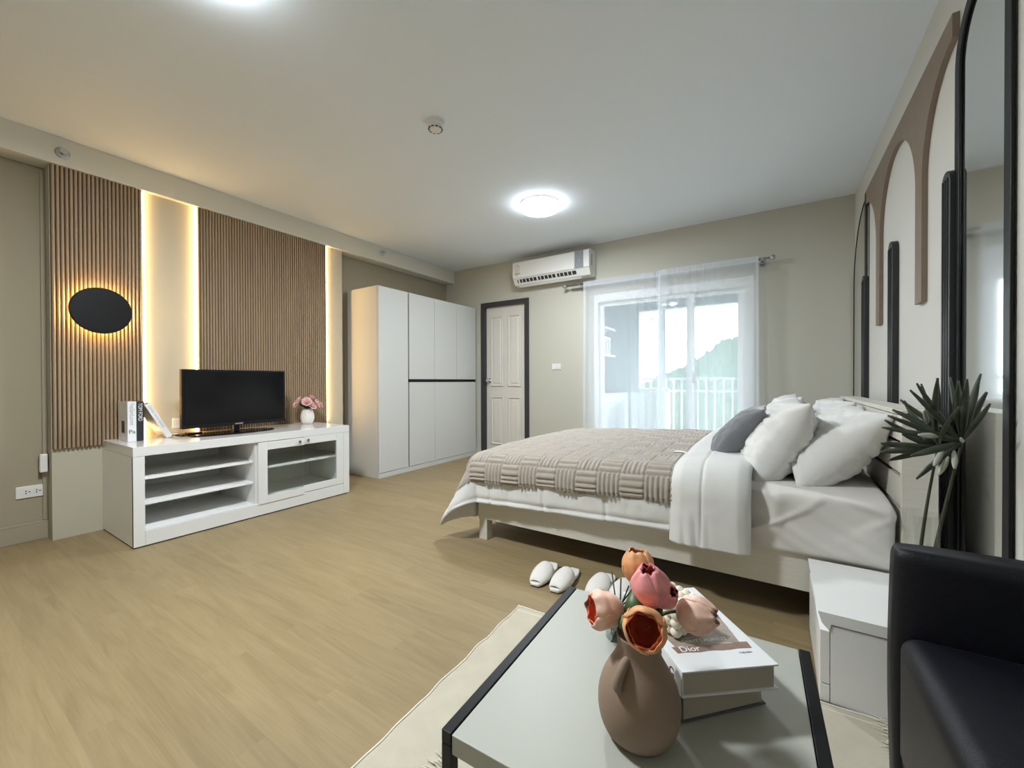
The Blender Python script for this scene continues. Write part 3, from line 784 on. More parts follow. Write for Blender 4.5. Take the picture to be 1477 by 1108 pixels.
for z0, z1 in ((.772, .866), (.650, .757), (.528, .635), (.14, .513)):
    boxo('headboard_slat', 'cream', hb, BX1+.002, BX1+.018, BY0, BYF-.006, z0, z1)
boxo('headboard_back', 'hole', hb, BX1+.06, BX1+.079, BY0, BYF-.006, .06, HT-.02, bevel=0)

# mattress with its sheet
bm = bm_()
mx0, mx1, my0, my1, mz0, mz1 = BX0+.03, BX1-.012, BY0-.018, BYF+.0, .266, .548
def mattress(u, v):
    # closed section in the y-z plane, swept along x
    a = u*2*PI; W, Hh = (my1-my0)/2, (mz1-mz0)/2; n = 13.
    c, s = math.cos(a), math.sin(a)
    k = (abs(c)**n+abs(s)**n)**(-1/n)
    ex = (v-.5)*2; end = (1-abs(ex)**26)**.12 if abs(ex) < 1 else 0
    y = W*c*k*(.96+.04*end); z = Hh*s*k*(.80+.2*end)
    x = mx0+(mx1-mx0)*v
    if abs(c*k) > .96: y += (.012*nz(x*2.2+z*3, z*6, 1)+.010*nz(x*5+z*9, z*7-x*2, 5)+.005*nz(x*13+z*22, z*10, 7)-.006-.013*math.exp(-(nz(x*2.3+z*2.6, z*2.2-x*.8, 11)/.10)**2)-.009*math.exp(-(nz(x*3.3-z*5, z*3.2, 17)/.08)**2))*(1 if c > 0 else 1)
    if s*k > .96: z += .004*nz(x*3, y*3, 4)
    return Vector((x, (my0+my1)/2+y, (mz0+mz1)/2+z))
vs = add_grid(bm, mattress, 260, 150, closeu=True)
bmesh.ops.contextual_create(bm, geom=[r[0] for r in vs]); bmesh.ops.contextual_create(bm, geom=[r[-1] for r in vs])
o = obj('mattress', bm, 'sheet', smooth=True); tag(o, 'thick mattress in a smooth beige white fitted sheet on the bed frame', 'mattress')

XF, YN, YFA, RR = -1.545, 2.075, 3.63, .075
def topz(x, y):
    k = max(0, min(1, (x+1.6)/1.2)); c = math.sin(PI*max(0, min(1, (y-YN)/(YFA-YN))))
    return .508+.052*k+.018*c
def wrap(p, q, off, flare=.3, hang=1.):
    dp, dq, dr = max(0, XF-p), max(0, YN-q), max(0, q-YFA)
    dy = dq+dr; d = math.hypot(dp, dy); sy = -1 if dq > 0 else 1
    x, y = max(p, XF), min(max(q, YN), YFA)
    z = topz(x, y)
    if d < 1e-6: return Vector((x, y, z+off))
    ux, uy = -dp/d, sy*dy/d
    th = min(d/RR, PI/2); hg = max(0, d-RR*PI/2)
    out = (RR+off)*math.sin(th) + flare*hg*(2*abs(ux*uy))
    return Vector((x+ux*out, y+uy*out, z-RR*(1-math.cos(th))-hg*hang+off*math.cos(th)))
# comforter
def comf(u, v):
    p = XF-.43+u*(-.33-(XF-.43)); q = YN-.30+v*(YFA+.30-(YN-.30))
    if p < XF and (q < YN or q > YFA):
        a_, b_ = (XF-p)/.43, (YN-q if q < YN else q-YFA)/.30
        p = XF-.43*a_*math.sqrt(1-.22*b_*b_); qq = .30*b_*math.sqrt(1-.22*a_*a_); q = YN-qq if q < YN else YFA+qq
    d = max(0, YN-q, XF-p)
    off = .010+.012*fbm(p, q, 0, 2.6)+.010*abs(nz(p*9, q*3, 2))*min(1, d*6)
    # quilting: soft seams about every 35 cm
    for s_ in (p/.36, q/.36):
        f_ = abs(s_-round(s_)); off -= .010*math.exp(-(f_/.035)**2)
    r_ = wrap(p, q, off, flare=.6)
    r_.x += .010*nz(p*7, q*5, 9)*min(1, d*5); r_.y += .012*nz(p*8, q*6, 3)*min(1, d*5)
    return r_
bm = bm_(); add_grid(bm, comf, 190, 240)
o = obj('comforter', bm, 'duvet', smooth=True, solid=.016); tag(o, 'puffy white comforter hanging over the foot and side of the bed', 'comforter')
# blanket with basket pattern in raised ribs
B_ = .118
def blank(u, v):
    p = XF-.25+u*(-.365-(XF-.25)); q = YN-.165+v*(YFA+.165-(YN-.165))
    q += .018*nz(p*2.5, 0, 1)*(1 if v < .5 else -1)*(abs(v-.5)*2)**6
    i, j = math.floor((p+3)/B_), math.floor((q)/B_)
    ph = ((p+3)/B_*5) if (i+j) % 2 else (q/B_*5)
    rib = abs(math.sin(PI*ph))**.5
    fx, fy = ((p+3)/B_) % 1, (q/B_) % 1
    e = min(fx, 1-fx, fy, 1-fy); rib *= min(1, e/.05+.25)
    off = .028+.017*rib+.006*fbm(p, q, 4, 3.2)
    eg = min(u, 1-u, v, 1-v)
    if eg < .006: off -= .004
    return wrap(p, q, off, flare=.5)
bm = bm_(); add_grid(bm, blank, 330, 520)
o = obj('blanket', bm, 'blanket', smooth=True)
# short fringe of pile along its near and foot edge
tag(o, 'taupe fleece blanket with raised basket weave ribs spread over the bed', 'blanket')
bm = bm_(); rr_ = random.Random(2)
for k in range(900):
    u = rr_.random(); p = blank(u, 0.0); q = blank(u, .008)
    d = (p-q).normalized(); s = Vector((rr_.uniform(-.3, .3), rr_.uniform(-.15, .0), 0))
    add_tube(bm, [p-d*.004, p+(d+s)*rr_.uniform(.008, .016)], [.0016, .0004], 4, cap=False)
obj('blanket_pile', bm, 'blanket', o)['kind'] = 'stuff'
# white care tag on the blanket
bm = bm_(); cz = wrap(-.43, 2.32, .050).z
add_grid(bm, lambda u, v: Vector((-.455+u*.060, 2.31+v*.022+u*.012, cz+.003*math.sin(u*4))), 5, 2); obj('care_tag', bm, 'cover', o, solid=.0006)
# turned down fold of the comforter
def fold(u, v):
    q = YN-.335+v*(YFA+.335-(YN-.335))
    e = max(0, YN-q)+max(0, q-YFA)
    p0, p1 = -.395-.02*e, -.085-.10*e*0
    p = p0+(p1-p0)*u
    ed = min(u, 1-u)*(p1-p0)
    off = .030+.034*min(1, (ed/.045))**.5+.010*fbm(p, q, 8, 3.)
    if abs(u-.42) < .03 and v > 0: off -= .007*(1-abs(u-.42)/.03)
    if e > .15: off += .008*math.sin(p*120+q*8)*min(1, (e-.15)*4)*math.exp(-((p+.30)/.06)**2)
    return wrap(p, q, off)
bm = bm_(); add_grid(bm, fold, 50, 260)
o2 = obj('turned_down_fold', bm, 'duvet', smooth=True, solid=.012)
c_ = bpy.data.objects['comforter']; o2.parent = c_

# pillows
def pillow(name, label, cat, mat, c, W, Hh, T, lean, yaw=0, seed=0, group=None, wr=.006, ear=.02):
    a = math.radians(lean); R = Matrix.Rotation(math.radians(yaw), 3, 'Z')
    ax_v = R @ Vector((math.cos(a), 0, math.sin(a))); ax_u = R @ Vector((0, 1, 0)); n = R @ Vector((-math.sin(a), 0, math.cos(a)))
    c = Vector(c); bm = bm_(); N = 56
    for sgn in (-1, 1):
        def f(u, v):
            U, V_ = 2*u-1, 2*v-1
            h = ((1-abs(U)**3.2)*(1-abs(V_)**3.2)); h = max(0, h)**.52
            x = U*W/2*(1-.075*(1-V_*V_)*U*U); y = V_*Hh/2*(1-.085*(1-U*U)*V_*V_)
            cr = (abs(U)*abs(V_))**6; x += math.copysign(ear, U)*cr; y += math.copysign(ear*.7, V_)*cr
            # belly sags toward the foot of the pillow
            th = T/2*h*(1+.14*(-V_))
            ang = math.atan2(V_-math.copysign(1, V_), U-math.copysign(1, U))
            rad = math.hypot(V_-math.copysign(1, V_), U-math.copysign(1, U))
            wv = wr*math.sin(ang*11+seed)*math.exp(-rad*1.9)*h*2.2+wr*1.2*nz(U*1.7+seed, V_*5.5, sgn)*h+wr*.6*nz(U*8, V_*3+seed, 2)*h
            wv -= wr*.9*h*(math.exp(-(nz(U*2.2+seed, V_*3.4, sgn+3)/.07)**2)+math.exp(-(nz(U*3.5, V_*2.+seed, sgn+8)/.05)**2)*.7)
            return c+ax_u*x+ax_v*y+n*(sgn*(th+wv))
        add_grid(bm, f, N, N)
    bmesh.ops.remove_doubles(bm, verts=bm.verts, dist=.0004)
    o = obj(name, bm, mat, smooth=True); return tag(o, label, cat, group)
pillow('pillow', 'white pillow nearest the viewer leaning against the headboard', 'pillow', 'pillow', (.238, 2.455, .700), .64, .43, .24, 47, 0, 1, wr=.011)
pillow('pillow', 'white pillow in front of the one nearest the viewer, beside the grey cushion', 'pillow', 'pillow', (.018, 2.455, .715), .64, .41, .24, 61, 2, 3, wr=.011)
pillow('pillow', 'far white pillow leaning against the headboard on the window side of the bed', 'pillow', 'pillow', (.238, 3.19, .705), .64, .44, .24, 50, -2, 5, wr=.011)
pillow('pillow', 'far front white pillow on the window side behind the grey cushion', 'pillow', 'pillow', (.025, 3.19, .715), .64, .42, .24, 60, 1, 7, wr=.011)
pillow('cushion', 'small grey velvet cushion leaning on the front white pillow', 'cushion', 'greyc', (-.150, 2.47, .728), .40, .34, .15, 50, 0, 9, wr=.005, ear=.012)

# ------------------------------------------------------------------ arch decor on the right wall
def arcpts(yc, zc, ry_, rz_, a0, a1, n=24):
    return [(yc+ry_*math.cos(a0+(a1-a0)*i/n), zc+rz_*math.sin(a0+(a1-a0)*i/n)) for i in range(n+1)]
t = thing('arch_board', 'taupe wall board with arch cutouts and two legs hanging down beside the window wall', 'wall decoration', (XR-.01, 3.1, 2.0))
TB = .020
ZS, RA = 1.872, .378
def arch_piece(pts): 
    bm = bm_(); add_prism(bm, pts, 'x', XR-TB, XR-.0005); return bm
# one continuous outline: top edge, three arch cutouts and two hanging legs
zt = 2.338
out = [(2.125, zt), (3.835, zt), (3.835, ZS+RA)]
out += [(y, z) for y, z in arcpts(3.817, ZS, RA, RA, PI/2+.045, PI, 20)]         # far cutout, half
out += [(3.439, 1.346), (3.341, 1.346)]
out += arcpts(2.963, ZS, .378, RA, 0, PI, 36)
out += [(2.585, 1.346), (2.487, 1.346)]
out += arcpts(2.109, ZS, .378, RA, 0, math.acos((2.125-2.109)/.378), 18)
bm = arch_piece(out); bm.normal_update(); bmesh.ops.triangulate(bm, faces=[f for f in bm.faces if len(f.verts) > 4], ngon_method='EAR_CLIP')
obj('board', bm, 'brown', t)
def post(yc, w, zt_, label):
    t = thing('wall_post', label, 'wall decoration', (XR-.012, yc, 0))
    pts = [(yc-w/2, .0)]+[(yc+w/2, .0)]+arcpts(yc, zt_-w/2, w/2, w/2, 0, PI, 14)
    bm = bm_(); add_prism(bm, pts, 'x', XR-.028, XR-.0005); obj('post_board', bm, 'post', t, bevel=.002)
    for k in (-1, 0, 1):
        bm = bm_(); y = yc+k*w*.27; add_tube(bm, [(XR-.028, y, .02), (XR-.028, y, zt_-w*.35)], .0045, 8); obj('reed', bm, 'post', t, smooth=True)
post(3.834, .110, 1.752, 'charcoal fluted wall post farthest away beside the quarter round mirror')
post(3.020, .110, 1.762, 'middle charcoal fluted wall post under the taupe arch')
post(2.156, .088, 1.775, 'charcoal fluted wall post nearest the viewer beside the tall arched mirror')
# quarter round mirror, far end
t = thing('quarter_mirror', 'quarter round wall mirror with thin black edge in the far corner', 'mirror', (XR-.01, 4.1, 1.0))
pts = [(3.80, .30), (4.365, .30)]+arcpts(3.80, 1.76, .565, .555, 0, PI/2, 24)
bm = bm_(); add_prism(bm, pts, 'x', XR-.009, XR-.001); obj('mirror_glass', bm, 'mirror', t)
def band(bm, path, w, x0, x1):
    # ribbon of width w along a 2D path in the y-z plane
    L_, R_ = [], []
    for i, p in enumerate(path):
        a = Vector(path[max(0, i-1)]); b = Vector(path[min(len(path)-1, i+1)]); d = (b-a).normalized(); n_ = Vector((-d.y, d.x))*w/2
        L_.append(Vector(p)+n_); R_.append(Vector(p)-n_)
    for i in range(len(path)-1):
        q = [L_[i], L_[i+1], R_[i+1], R_[i]]
        A = [bm.verts.new((x0, v.x, v.y)) for v in q]; B = [bm.verts.new((x1, v.x, v.y)) for v in q]
        bm.faces.new(A); bm.faces.new(list(reversed(B)))
        for k in range(4): bm.faces.new((A[k], B[k], B[(k+1) % 4], A[(k+1) % 4]))
    bmesh.ops.remove_doubles(bm, verts=bm.verts, dist=1e-5)
bm = bm_(); band(bm, [(4.368, .30), (4.368, 1.0)]+arcpts(3.80, 1.76, .568, .558, 0, PI/2, 30), .008, XR-.012, XR-.001); obj('mirror_edge', bm, 'archblk', t)
bm = bm_(); band(bm, [(3.80, .30), (3.80, 2.32)], .045, XR-.022, XR-.0095); obj('mirror_post', bm, 'post', t)
# tall arched mirror nearest the viewer
t = thing('arched_mirror', 'tall arched wall mirror with thick black frame at the right edge of view', 'mirror', (XR-.01, 1.902, .1))
yc, zc, ri, ro = 1.912, 2.11, .168, .212
pts = [(yc-ri-.02, .12), (yc+ri+.02, .12)]+arcpts(yc, zc, ri+.02, ri+.02, 0, PI, 28)
bm = bm_(); add_prism(bm, pts, 'x', XR-.006, XR-.001)
obj('mirror_glass', bm, 'mirror', t)
bm = bm_()
pw = (ri+ro)/2
band(bm, [(yc+pw, .10), (yc+pw, 1.0)]+arcpts(yc, zc, pw, pw, 0, PI, 36)+[(yc-pw, 1.0), (yc-pw, .10)], ro-ri, XR-.014, XR-.0065)
band(bm, [(yc+ro, .12), (yc-ro, .12)], .05, XR-.014, XR-.0065)
obj('mirror_frame', bm, 'archblk', t, bevel=.003)

# ------------------------------------------------------------------ nightstand
t = thing('nightstand', 'low white nightstand with slanted drawer lip beside the bed', 'nightstand', (.3, 1.8, 0))
nx0, nx1, ny0, ny1, nzt = .121, .525, 1.575, 2.015, .284
bm = bm_(); add_box(bm, nx0+.026, nx1, ny0, ny1, .006, .246); obj('nightstand_body', bm, 'white', t, bevel=.001)
bm = bm_(); add_prism(bm, [(nx0-.006, nzt), (nx0+.004, .250), (nx0+.024, .228), (nx0+.028, .250), (nx1, .250), (nx1, nzt)], 'y', ny0-.004, ny1); obj('nightstand_top', bm, 'white', t, bevel=.001)
boxo('drawer_front', 'white', t, nx0, nx0+.0245, ny0, ny1, .062, .226)
boxo('plinth', 'white', t, nx0, nx0+.0245, ny0, ny1, .006, .059)

# potted palm in a glass vase
gx, gy = .383, 1.75
t = thing('glass_vase', 'clear glass cylinder vase on the nightstand holding palm stems', 'vase', (gx, gy, nzt))
bm = bm_(); r = .045
add_lathe(bm, [(r*.6, 0), (r*.97, 0), (r, .006), (r, .300), (r+.0015, .304), (r-.002, .304), (r-.003, .300), (r-.003, .012), (.001, .010)], (gx, gy, nzt), 48, cap=False); obj('glass_wall', bm, 'vglass', t, smooth=True)
t = thing('palm_plant', 'dark green artificial fan palm standing in the clear glass vase', 'plant', (gx, gy, nzt+.02))
C1, C2 = Vector((.471, 1.74, .815)), Vector((.425, 1.76, .792))
for c, b0 in ((C1, (gx+.008, gy-.004, nzt+.015)), (C2, (gx-.008, gy+.008, nzt+.015))):
    b0 = Vector(b0); m_ = b0.lerp(c, .5)+Vector((-.012, 0, -.02 if c is C1 else .01))
    pts = [(b0*(1-s)**2+m_*2*s*(1-s)+c*s*s) for s in [i/12 for i in range(13)]]
    bm = bm_(); add_tube(bm, pts, [.0055-.0022*i/12 for i in range(13)], 8); obj('stem', bm, 'stem', t, smooth=True)
TIPS = [((.275, 1.673, .803), 2), ((.291, 1.728, .851), 1), ((.295, 1.697, .889), 1), ((.319, 1.739, .908), 1), ((.333, 1.743, .937), 1), ((.344, 1.642, .97), 1), ((.388, 1.632, 1.007), 2), ((.459, 1.781, 1.011), 1), ((.442, 1.677, .99), 1), ((.466, 1.672, 1.0), 1), ((.525, 1.809, 1.017), 1), ((.501, 1.715, .996), 1), ((.53, 1.781, .963), 1), ((.306, 1.716, .748), 2), ((.372, 1.745, .692), 1), ((.347, 1.657, .775), 1), ((.334, 1.724, .832), 2), ((.40, 1.80, .99), 2), ((.36, 1.83, .93), 2), ((.505, 1.66, .93), 1), ((.43, 1.62, .93), 2), ((.285, 1.70, .775), 2), ((.36, 1.70, .99), 1), ((.42, 1.73, 1.005), 2), ((.355, 1.76, .895), 2), ((.48, 1.79, 1.00), 1), ((.30, 1.76, .87), 2)]
def palmleaf(bm, a, b, w, droop):
    a, b = Vector(a), Vector(b); d = b-a; L_ = d.length
    s = d.cross(Vector((0.3, -1, .25))); s.normalize(); up = s.cross(d).normalized()
    def f(u, v):
        ww = w*(math.sin(PI*(.06+.87*v))**.8)
        pt = a+d*v+up*(-droop*L_*v*v+droop*L_*v*.6)
        return pt+s*(u-.5)*2*ww+up*(-abs(u-.5)*ww*1.1)
    add_grid(bm, f, 4, 14)
for k, (tp, ci) in enumerate(TIPS):
    c = C1 if ci == 1 else C2
    bm = bm_(); palmleaf(bm, c, tp , .0085 if k % 3 else .0102, .10 if k % 2 else -.08); obj('palm_leaf', bm, 'palm', t, smooth=True, solid=.0012)
for k, (a, b) in enumerate((((.425, 1.735, .83), (.372, 1.70, .835)), ((.44, 1.73, .77), (.417, 1.71, .715)), ((.452, 1.73, .79), (.448, 1.70, .742)), ((.43, 1.735, .79), (.405, 1.70, .745)), ((.47, 1.72, .82), (.455, 1.68, .83)), ((.40, 1.745, .86), (.385, 1.70, .905)))):
    bm = bm_(); palmleaf(bm, a, b, .008, .25); obj('curled_leaf', bm, 'palm2', t, smooth=True, solid=.0012)

# ------------------------------------------------------------------ slippers
def slipper(name, label, x, y, rot, tagm=False, mirror=1):
    t = thing(name, label, 'slipper', (x, y, 0), rot, group='white slippers beside the bed')
    def w_(s):   # half width along the length s 0 toe .. 1 heel
        return .050*(math.sin(PI*min(1, max(0, s*.94+.03)))**.42)*(1-.16*math.exp(-((s-.60)/.2)**2))
    L_ = .262
    def ring(bm, z, sc):
        n = 22; r = []
        for i in range(n+1): s = .5-.5*math.cos(PI*i/n); r.append((w_(s)*sc, s))
        pts = [(a, b) for a, b in r]+[(-a, b) for a, b in reversed(r[1:-1])]
        return [bm.verts.new((mirror*a, -L_/2*sc+(b*L_)*sc, z)) for a, b in pts]
    def slab(zz):
        bm = bm_(); rs = [ring(bm, z, sc) for z, sc in zz]
        for A, B in zip(rs, rs[1:]):
            for k in range(len(A)): bm.faces.new((A[k], A[(k+1) % len(A)], B[(k+1) % len(A)], B[k]))
        bm.faces.new(list(reversed(rs[0]))); bm.faces.new(rs[-1]); return bm
    obj('sole', slab([(0, .97), (.006, .99)]), 'sole', t, world=False)
    obj('insole', slab([(.0062, .99), (.010, 1.0), (.016, 1.0), (.020, .96), (.0205, .9)]), 'slipper', t, world=False, smooth=True)
    bm = bm_()
    def f(u, v):
        s = .06+.48*v
        a = PI*u; h = .002+.050*math.sin(PI*min(1, .11+.46*v))
        ww = w_(s)*1.03
        return Vector((mirror*ww*math.cos(a), -L_/2+s*L_+.018*math.sin(a)*v-.0*u, .012+h*math.sin(a)**.75))
    add_grid(bm, f, 20, 14)
    up = obj('upper', bm, 'slipper', t, world=False, smooth=True, solid=.006)
    bm = bm_(); pts = [f(i/16, 0) for i in range(17)]; add_tube(bm, pts, .0035, 6); obj('edge_binding', bm, 'slipper', up, world=False, smooth=True)
    if tagm:
        p = f(.30, .93); bm = bm_(); add_box(bm, p.x-.010, p.x+.010, p.y-.004, p.y+.004, p.z+.002, p.z+.005); obj('slipper_tag', bm, 'ink', up, world=False)
slipper('slipper', 'white towelling slipper farthest left beside the bed', -.988, 1.835, .10)
slipper('slipper', 'white towelling slipper with small black tag on the top', -.872, 1.835, .02, True, -1)
slipper('slipper', 'white towelling slipper, left one of the pair partly behind the coffee table', -.700, 1.872, -.04)
slipper('slipper', 'white towelling slipper behind the tulips, half hidden', -.590, 1.880, -.10, False, -1)

# ------------------------------------------------------------------ rug
ra_ = math.radians(2.5)
t = thing('rug', 'cream cotton rug with fringed seams under the coffee table', 'rug', (-.948, 1.518, 0), ra_)
RWx, RLy = 1.30, 2.1
def rugf(u, v):
    x = u*RWx; y = -v*RLy
    z = .006+.0022*nz(x*6, y*4, 1)+(.003*nz(y*9, 0, 3)+.003*math.sin(y*34+nz(y*5, 1, 1)*2) if x < .15 else 0)*max(0, 1-x/.15)
    e = .004*nz(y*14, 3, 0) if u == 0 else 0
    return Vector((x+e, y+(.003*nz(x*14, 5, 0) if v == 0 else 0), max(.0035, z)))
bm = bm_(); add_grid(bm, rugf, 110, 170)
obj('weave', bm, 'rug', t, world=False, smooth=True, solid=.005)
bm = bm_()
add_tube(bm, [rugf(0, i/120)+Vector((.004, 0, .003)) for i in range(121)], .0032, 6)
add_tube(bm, [rugf(i/80, 0)+Vector((0, -.004, .003)) for i in range(81)], .0032, 6)
add_tube(bm, [rugf(i/80, .012)+Vector((0, -.004, .002)) for i in range(81)], .0022, 6)
obj('hem', bm, 'fringe', t, world=False, smooth=True)
bm = bm_(); q = 0
while q < 1.4: add_ico(bm, (.0015, -q, .007), .0022, 1); q += .022
obj('hem_stitch', bm, 'seam', t, world=False)['kind'] = 'stuff'
bm = bm_(); rr_ = random.Random(8)
for x0, sg, ya, yb_ in ((.205, -1, .70, 2.0), (1.235, -1, .0, 2.0)):
    y = ya
    while y < yb_:
        L_ = rr_.uniform(.025, .05)
        a = Vector((x0+rr_.uniform(-.004, .004), -y, .009)); b = a+Vector((sg*L_, rr_.uniform(-.012, .012), .002)); m_ = a.lerp(b, .5)+Vector((0, rr_.uniform(-.004, .004), rr_.uniform(.003, .008)))
        add_tube(bm, [a, m_, b], [.0016, .0014, .0007], 4, cap=False); y += .0042
    add_tube(bm, [Vector((x0, -ya-i*.02, .009+.001*math.sin(i*2.))) for i in range(int((yb_-ya)/.02))], .0028, 5)
obj('fringe', bm, 'fringe', t, world=False)['kind'] = 'stuff'

# ------------------------------------------------------------------ coffee table
TZ = .40
ta = math.radians(2.0)
t = thing('coffee_table', 'low coffee table with white top and black square tube frame', 'coffee table', (-.5, 1.083, 0), ta)
TW, TL = .568, .565
tb = lambda name, mat, *b, par=t, **k: boxo(name, mat, par, *b, world=False, **k)
tb('tabletop', 'gloss', .0215, TW-.0215, -TL, 0, TZ-.034, TZ, bevel=.0015)
bpy.data.objects['tabletop'].data.materials[0] = pmat('white_table_laminate', (.43, .435, .385), .42, spec=.35)
for x in (0, TW-.02):
    f_ = tb('side_frame', 'black', x, x+.02, -TL-.001, .001, TZ-.020, TZ+.002, bevel=.001)
    for y in (-TL-.001, -.019):
        tb('table_leg', 'black', x, x+.02, y, y+.02, 0.010 if True else 0, TZ-.0205, par=t, bevel=.001)
    tb('bottom_bar', 'black', x, x+.02, -TL+.02, -.0195, .012, .032, bevel=.001)
tb('cross_bar', 'black', .0205, TW-.0205, -.019, .001, .012, .032, bevel=.001)

# vase
vc = (-.194, .697, TZ+.002)
t = thing('vase', 'matte taupe ceramic vase with two small ear handles on the coffee table', 'vase', vc)
prof = [(.046, 0), (.054, .003), (.062, .016), (.067, .034), (.0685, .052), (.0665, .072), (.061, .090), (.053, .106), (.044, .120), (.037, .133), (.0345, .145), (.036, .160), (.0375, .166), (.035, .168), (.032, .160), (.031, .130)]
bm = bm_(); add_lathe(bm, prof, vc, 72); obj('vase_body', bm, 'vase', t, smooth=True, subsurf=1)
for sg in (1, -1):
    d = Vector((-.28*sg, -.96*sg, 0)).normalized()
    pts = []
    for i in range(15):
        a = -PI/2*1.05+PI*1.05*i/14*1.0
        pts.append(Vector(vc)+d*(.040+.019*math.cos(a)-.010*math.sin(a))+Vector((0, 0, .117+.020*math.sin(a))))
    bm = bm_(); add_tube(bm, pts, [.006+.002*math.sin(PI*i/14) for i in range(15)], 14); obj('ear_handle', bm, 'vase', t, smooth=True)

def rescale(p, Y, Y0=.682):
    k = Y/Y0; return Vector((p[0]*k, Y, 1+(p[2]-1)*k))
mouth = Vector(vc)+Vector((0, 0, .16))
def tulip(label, c, ax, R, Hh, opn, mo, mi, throat, seed, bend=None, stem_up=.5):
    """c = centre of the head, ax = direction the flower opens towards"""
    c, ax = Vector(c), Vector(ax).normalized()
    base = c-ax*Hh*.5
    t = thing('tulip', label, 'tulip', mouth)
    q = Vector((0, 0, 1)).rotation_difference(ax)
    rnd = random.Random(seed)
    def prof(v, inner):
        r = .30+.78*math.sin(PI*min(1, (v*.80+.10)))**.9
        r *= 1+opn*max(0, v-.55)*1.3
        r -= (1-opn)*.62*max(0, v-.62)
        return R*r*(.90 if inner else 1)
    for inner in (1, 0):
        for k in range(3):
            a0 = 2*PI*k/3+(PI/3 if inner else 0)+seed
            w0 = rnd.uniform(.98, 1.1)
            def f(u, v):
                s = (u-.5)*2
                sp = 1.25*w0*(math.sin(PI*(.10+.60*v))**.55)
                a = a0+s*sp
                r = prof(v, inner)*(1+.07*abs(s)**2*(-1 if inner else 1))
                z = Hh*(v-.12*abs(s)**2.2*v) + .03*Hh*math.sin(s*7+seed+k)*v*v
                r += R*.05*math.sin(s*9+seed*3)*v*v
                r += R*.04*math.exp(-(s/.12)**2)*v
                return base+q @ Vector((r*math.cos(a), r*math.sin(a), z*(1.04 if not inner else 1)))
            bm = bm_(); add_grid(bm, f, 18, 16); obj('petal', bm, mi if inner else mo, t, smooth=True, solid=.0012)
    if throat:
        bm = bm_(); add_lathe(bm, [(prof(v, 1)*.86, Hh*v) for v in [.03, .1, .2, .35, .5, .62]], (0, 0, 0), 30)
        bm.faces.ensure_lookup_table(); bmesh.ops.delete(bm, geom=[bm.faces[-1]], context='FACES_ONLY')
        bmesh.ops.transform(bm, matrix=Matrix.Translation(base) @ q.to_matrix().to_4x4(), verts=bm.verts); obj('flower_throat', bm, throat, t, smooth=True)
        bm = bm_()
        for k in range(6):
            a = k*PI/3; add_tube(bm, [base+q @ Vector((.1*R*math.cos(a), .1*R*math.sin(a), .05*Hh)), base+q @ Vector((.16*R*math.cos(a), .16*R*math.sin(a), .34*Hh))], [.0006, .0012], 6)
        obj('stamen', bm, 'deep', t)
    s0 = mouth+Vector((rnd.uniform(-.012, .012), rnd.uniform(-.012, .012), -.13)); s1 = mouth+(c-mouth)*.12+Vector((0, 0, .008))
    e = base-ax*.001; ctl = e-ax*.03
    pts = [s0, s0.lerp(s1, .5), s1]+[(s1*(1-s)**2+ctl*2*s*(1-s)+e*s*s) for s in [i/8 for i in range(1, 9)]]
    bm = bm_(); add_tube(bm, pts, .0030, 8); obj('stem', bm, 'leaf', t, smooth=True)
    return t
tulip('pale salmon tulip with coral inside, facing left', rescale((-.246, .682, .600), .70), (-.72, -.66, .12), .0265, .056, .95, 'sal', 'coral', 'coral', .3)
tulip('open tulip with orange rim and deep rust inside, facing the viewer over the vase neck', rescale((-.178, .682, .592), .640), (.14, -.93, .30), .0255, .052, 1.15, 'org', 'deep', 'deep', 1.7)
tulip('orange tulip topmost in the taupe vase', rescale((-.190, .682, .689), .745), (-.12, .1, 1), .0250, .055, .45, 'org', 'org', 'org', 2.6)
tulip('bright pink tulip upright just below the topmost orange one', rescale((-.170, .682, .663), .690), (-.08, -.30, 1), .0280, .062, .18, 'pk', 'pk', 'pk', 4.2)
tulip('smaller bright pink tulip tilted to the right of the big pink one', rescale((-.150, .682, .655), .700), (.60, -.35, .45), .0205, .046, .15, 'pk', 'pk', 'pk', 5.1)
tulip('peach pink tulip on a stem bent far right over the books', rescale((-.100, .682, .637), .720), (.93, -.12, .18), .0260, .056, .12, 'pch', 'pch', 'pch', 6.4)
tl = bpy.data.objects['tulip']
def tleaf(parent, a, b, w, curl=.02):
    bm = bm_(); leafblade(bm, a, b, w, curl, nrm=(0, -1, .2), n=12); obj('leaf', bm, 'leaf', parent, smooth=True, solid=.0012)
tul = [o for o in COL.objects if o.name.startswith('tulip') and o.parent is None]
tleaf(tul[2], mouth+Vector((-.004, .01, 0)), rescale((-.196, .682, .655), .74), .017)
tleaf(tul[3], mouth+Vector((.0, .0, .0)), rescale((-.186, .682, .648), .72), .013, -.01)
tleaf(tul[4], mouth+Vector((.012, .0, .0)), rescale((-.150, .682, .640), .71), .012)
tleaf(tul[0], mouth+Vector((-.01, -.004, .005)), rescale((-.218, .682, .606), .70), .010)
tleaf(tul[0], mouth+Vector((-.014, -.004, .003)), rescale((-.224, .682, .585), .70), .008, -.01)

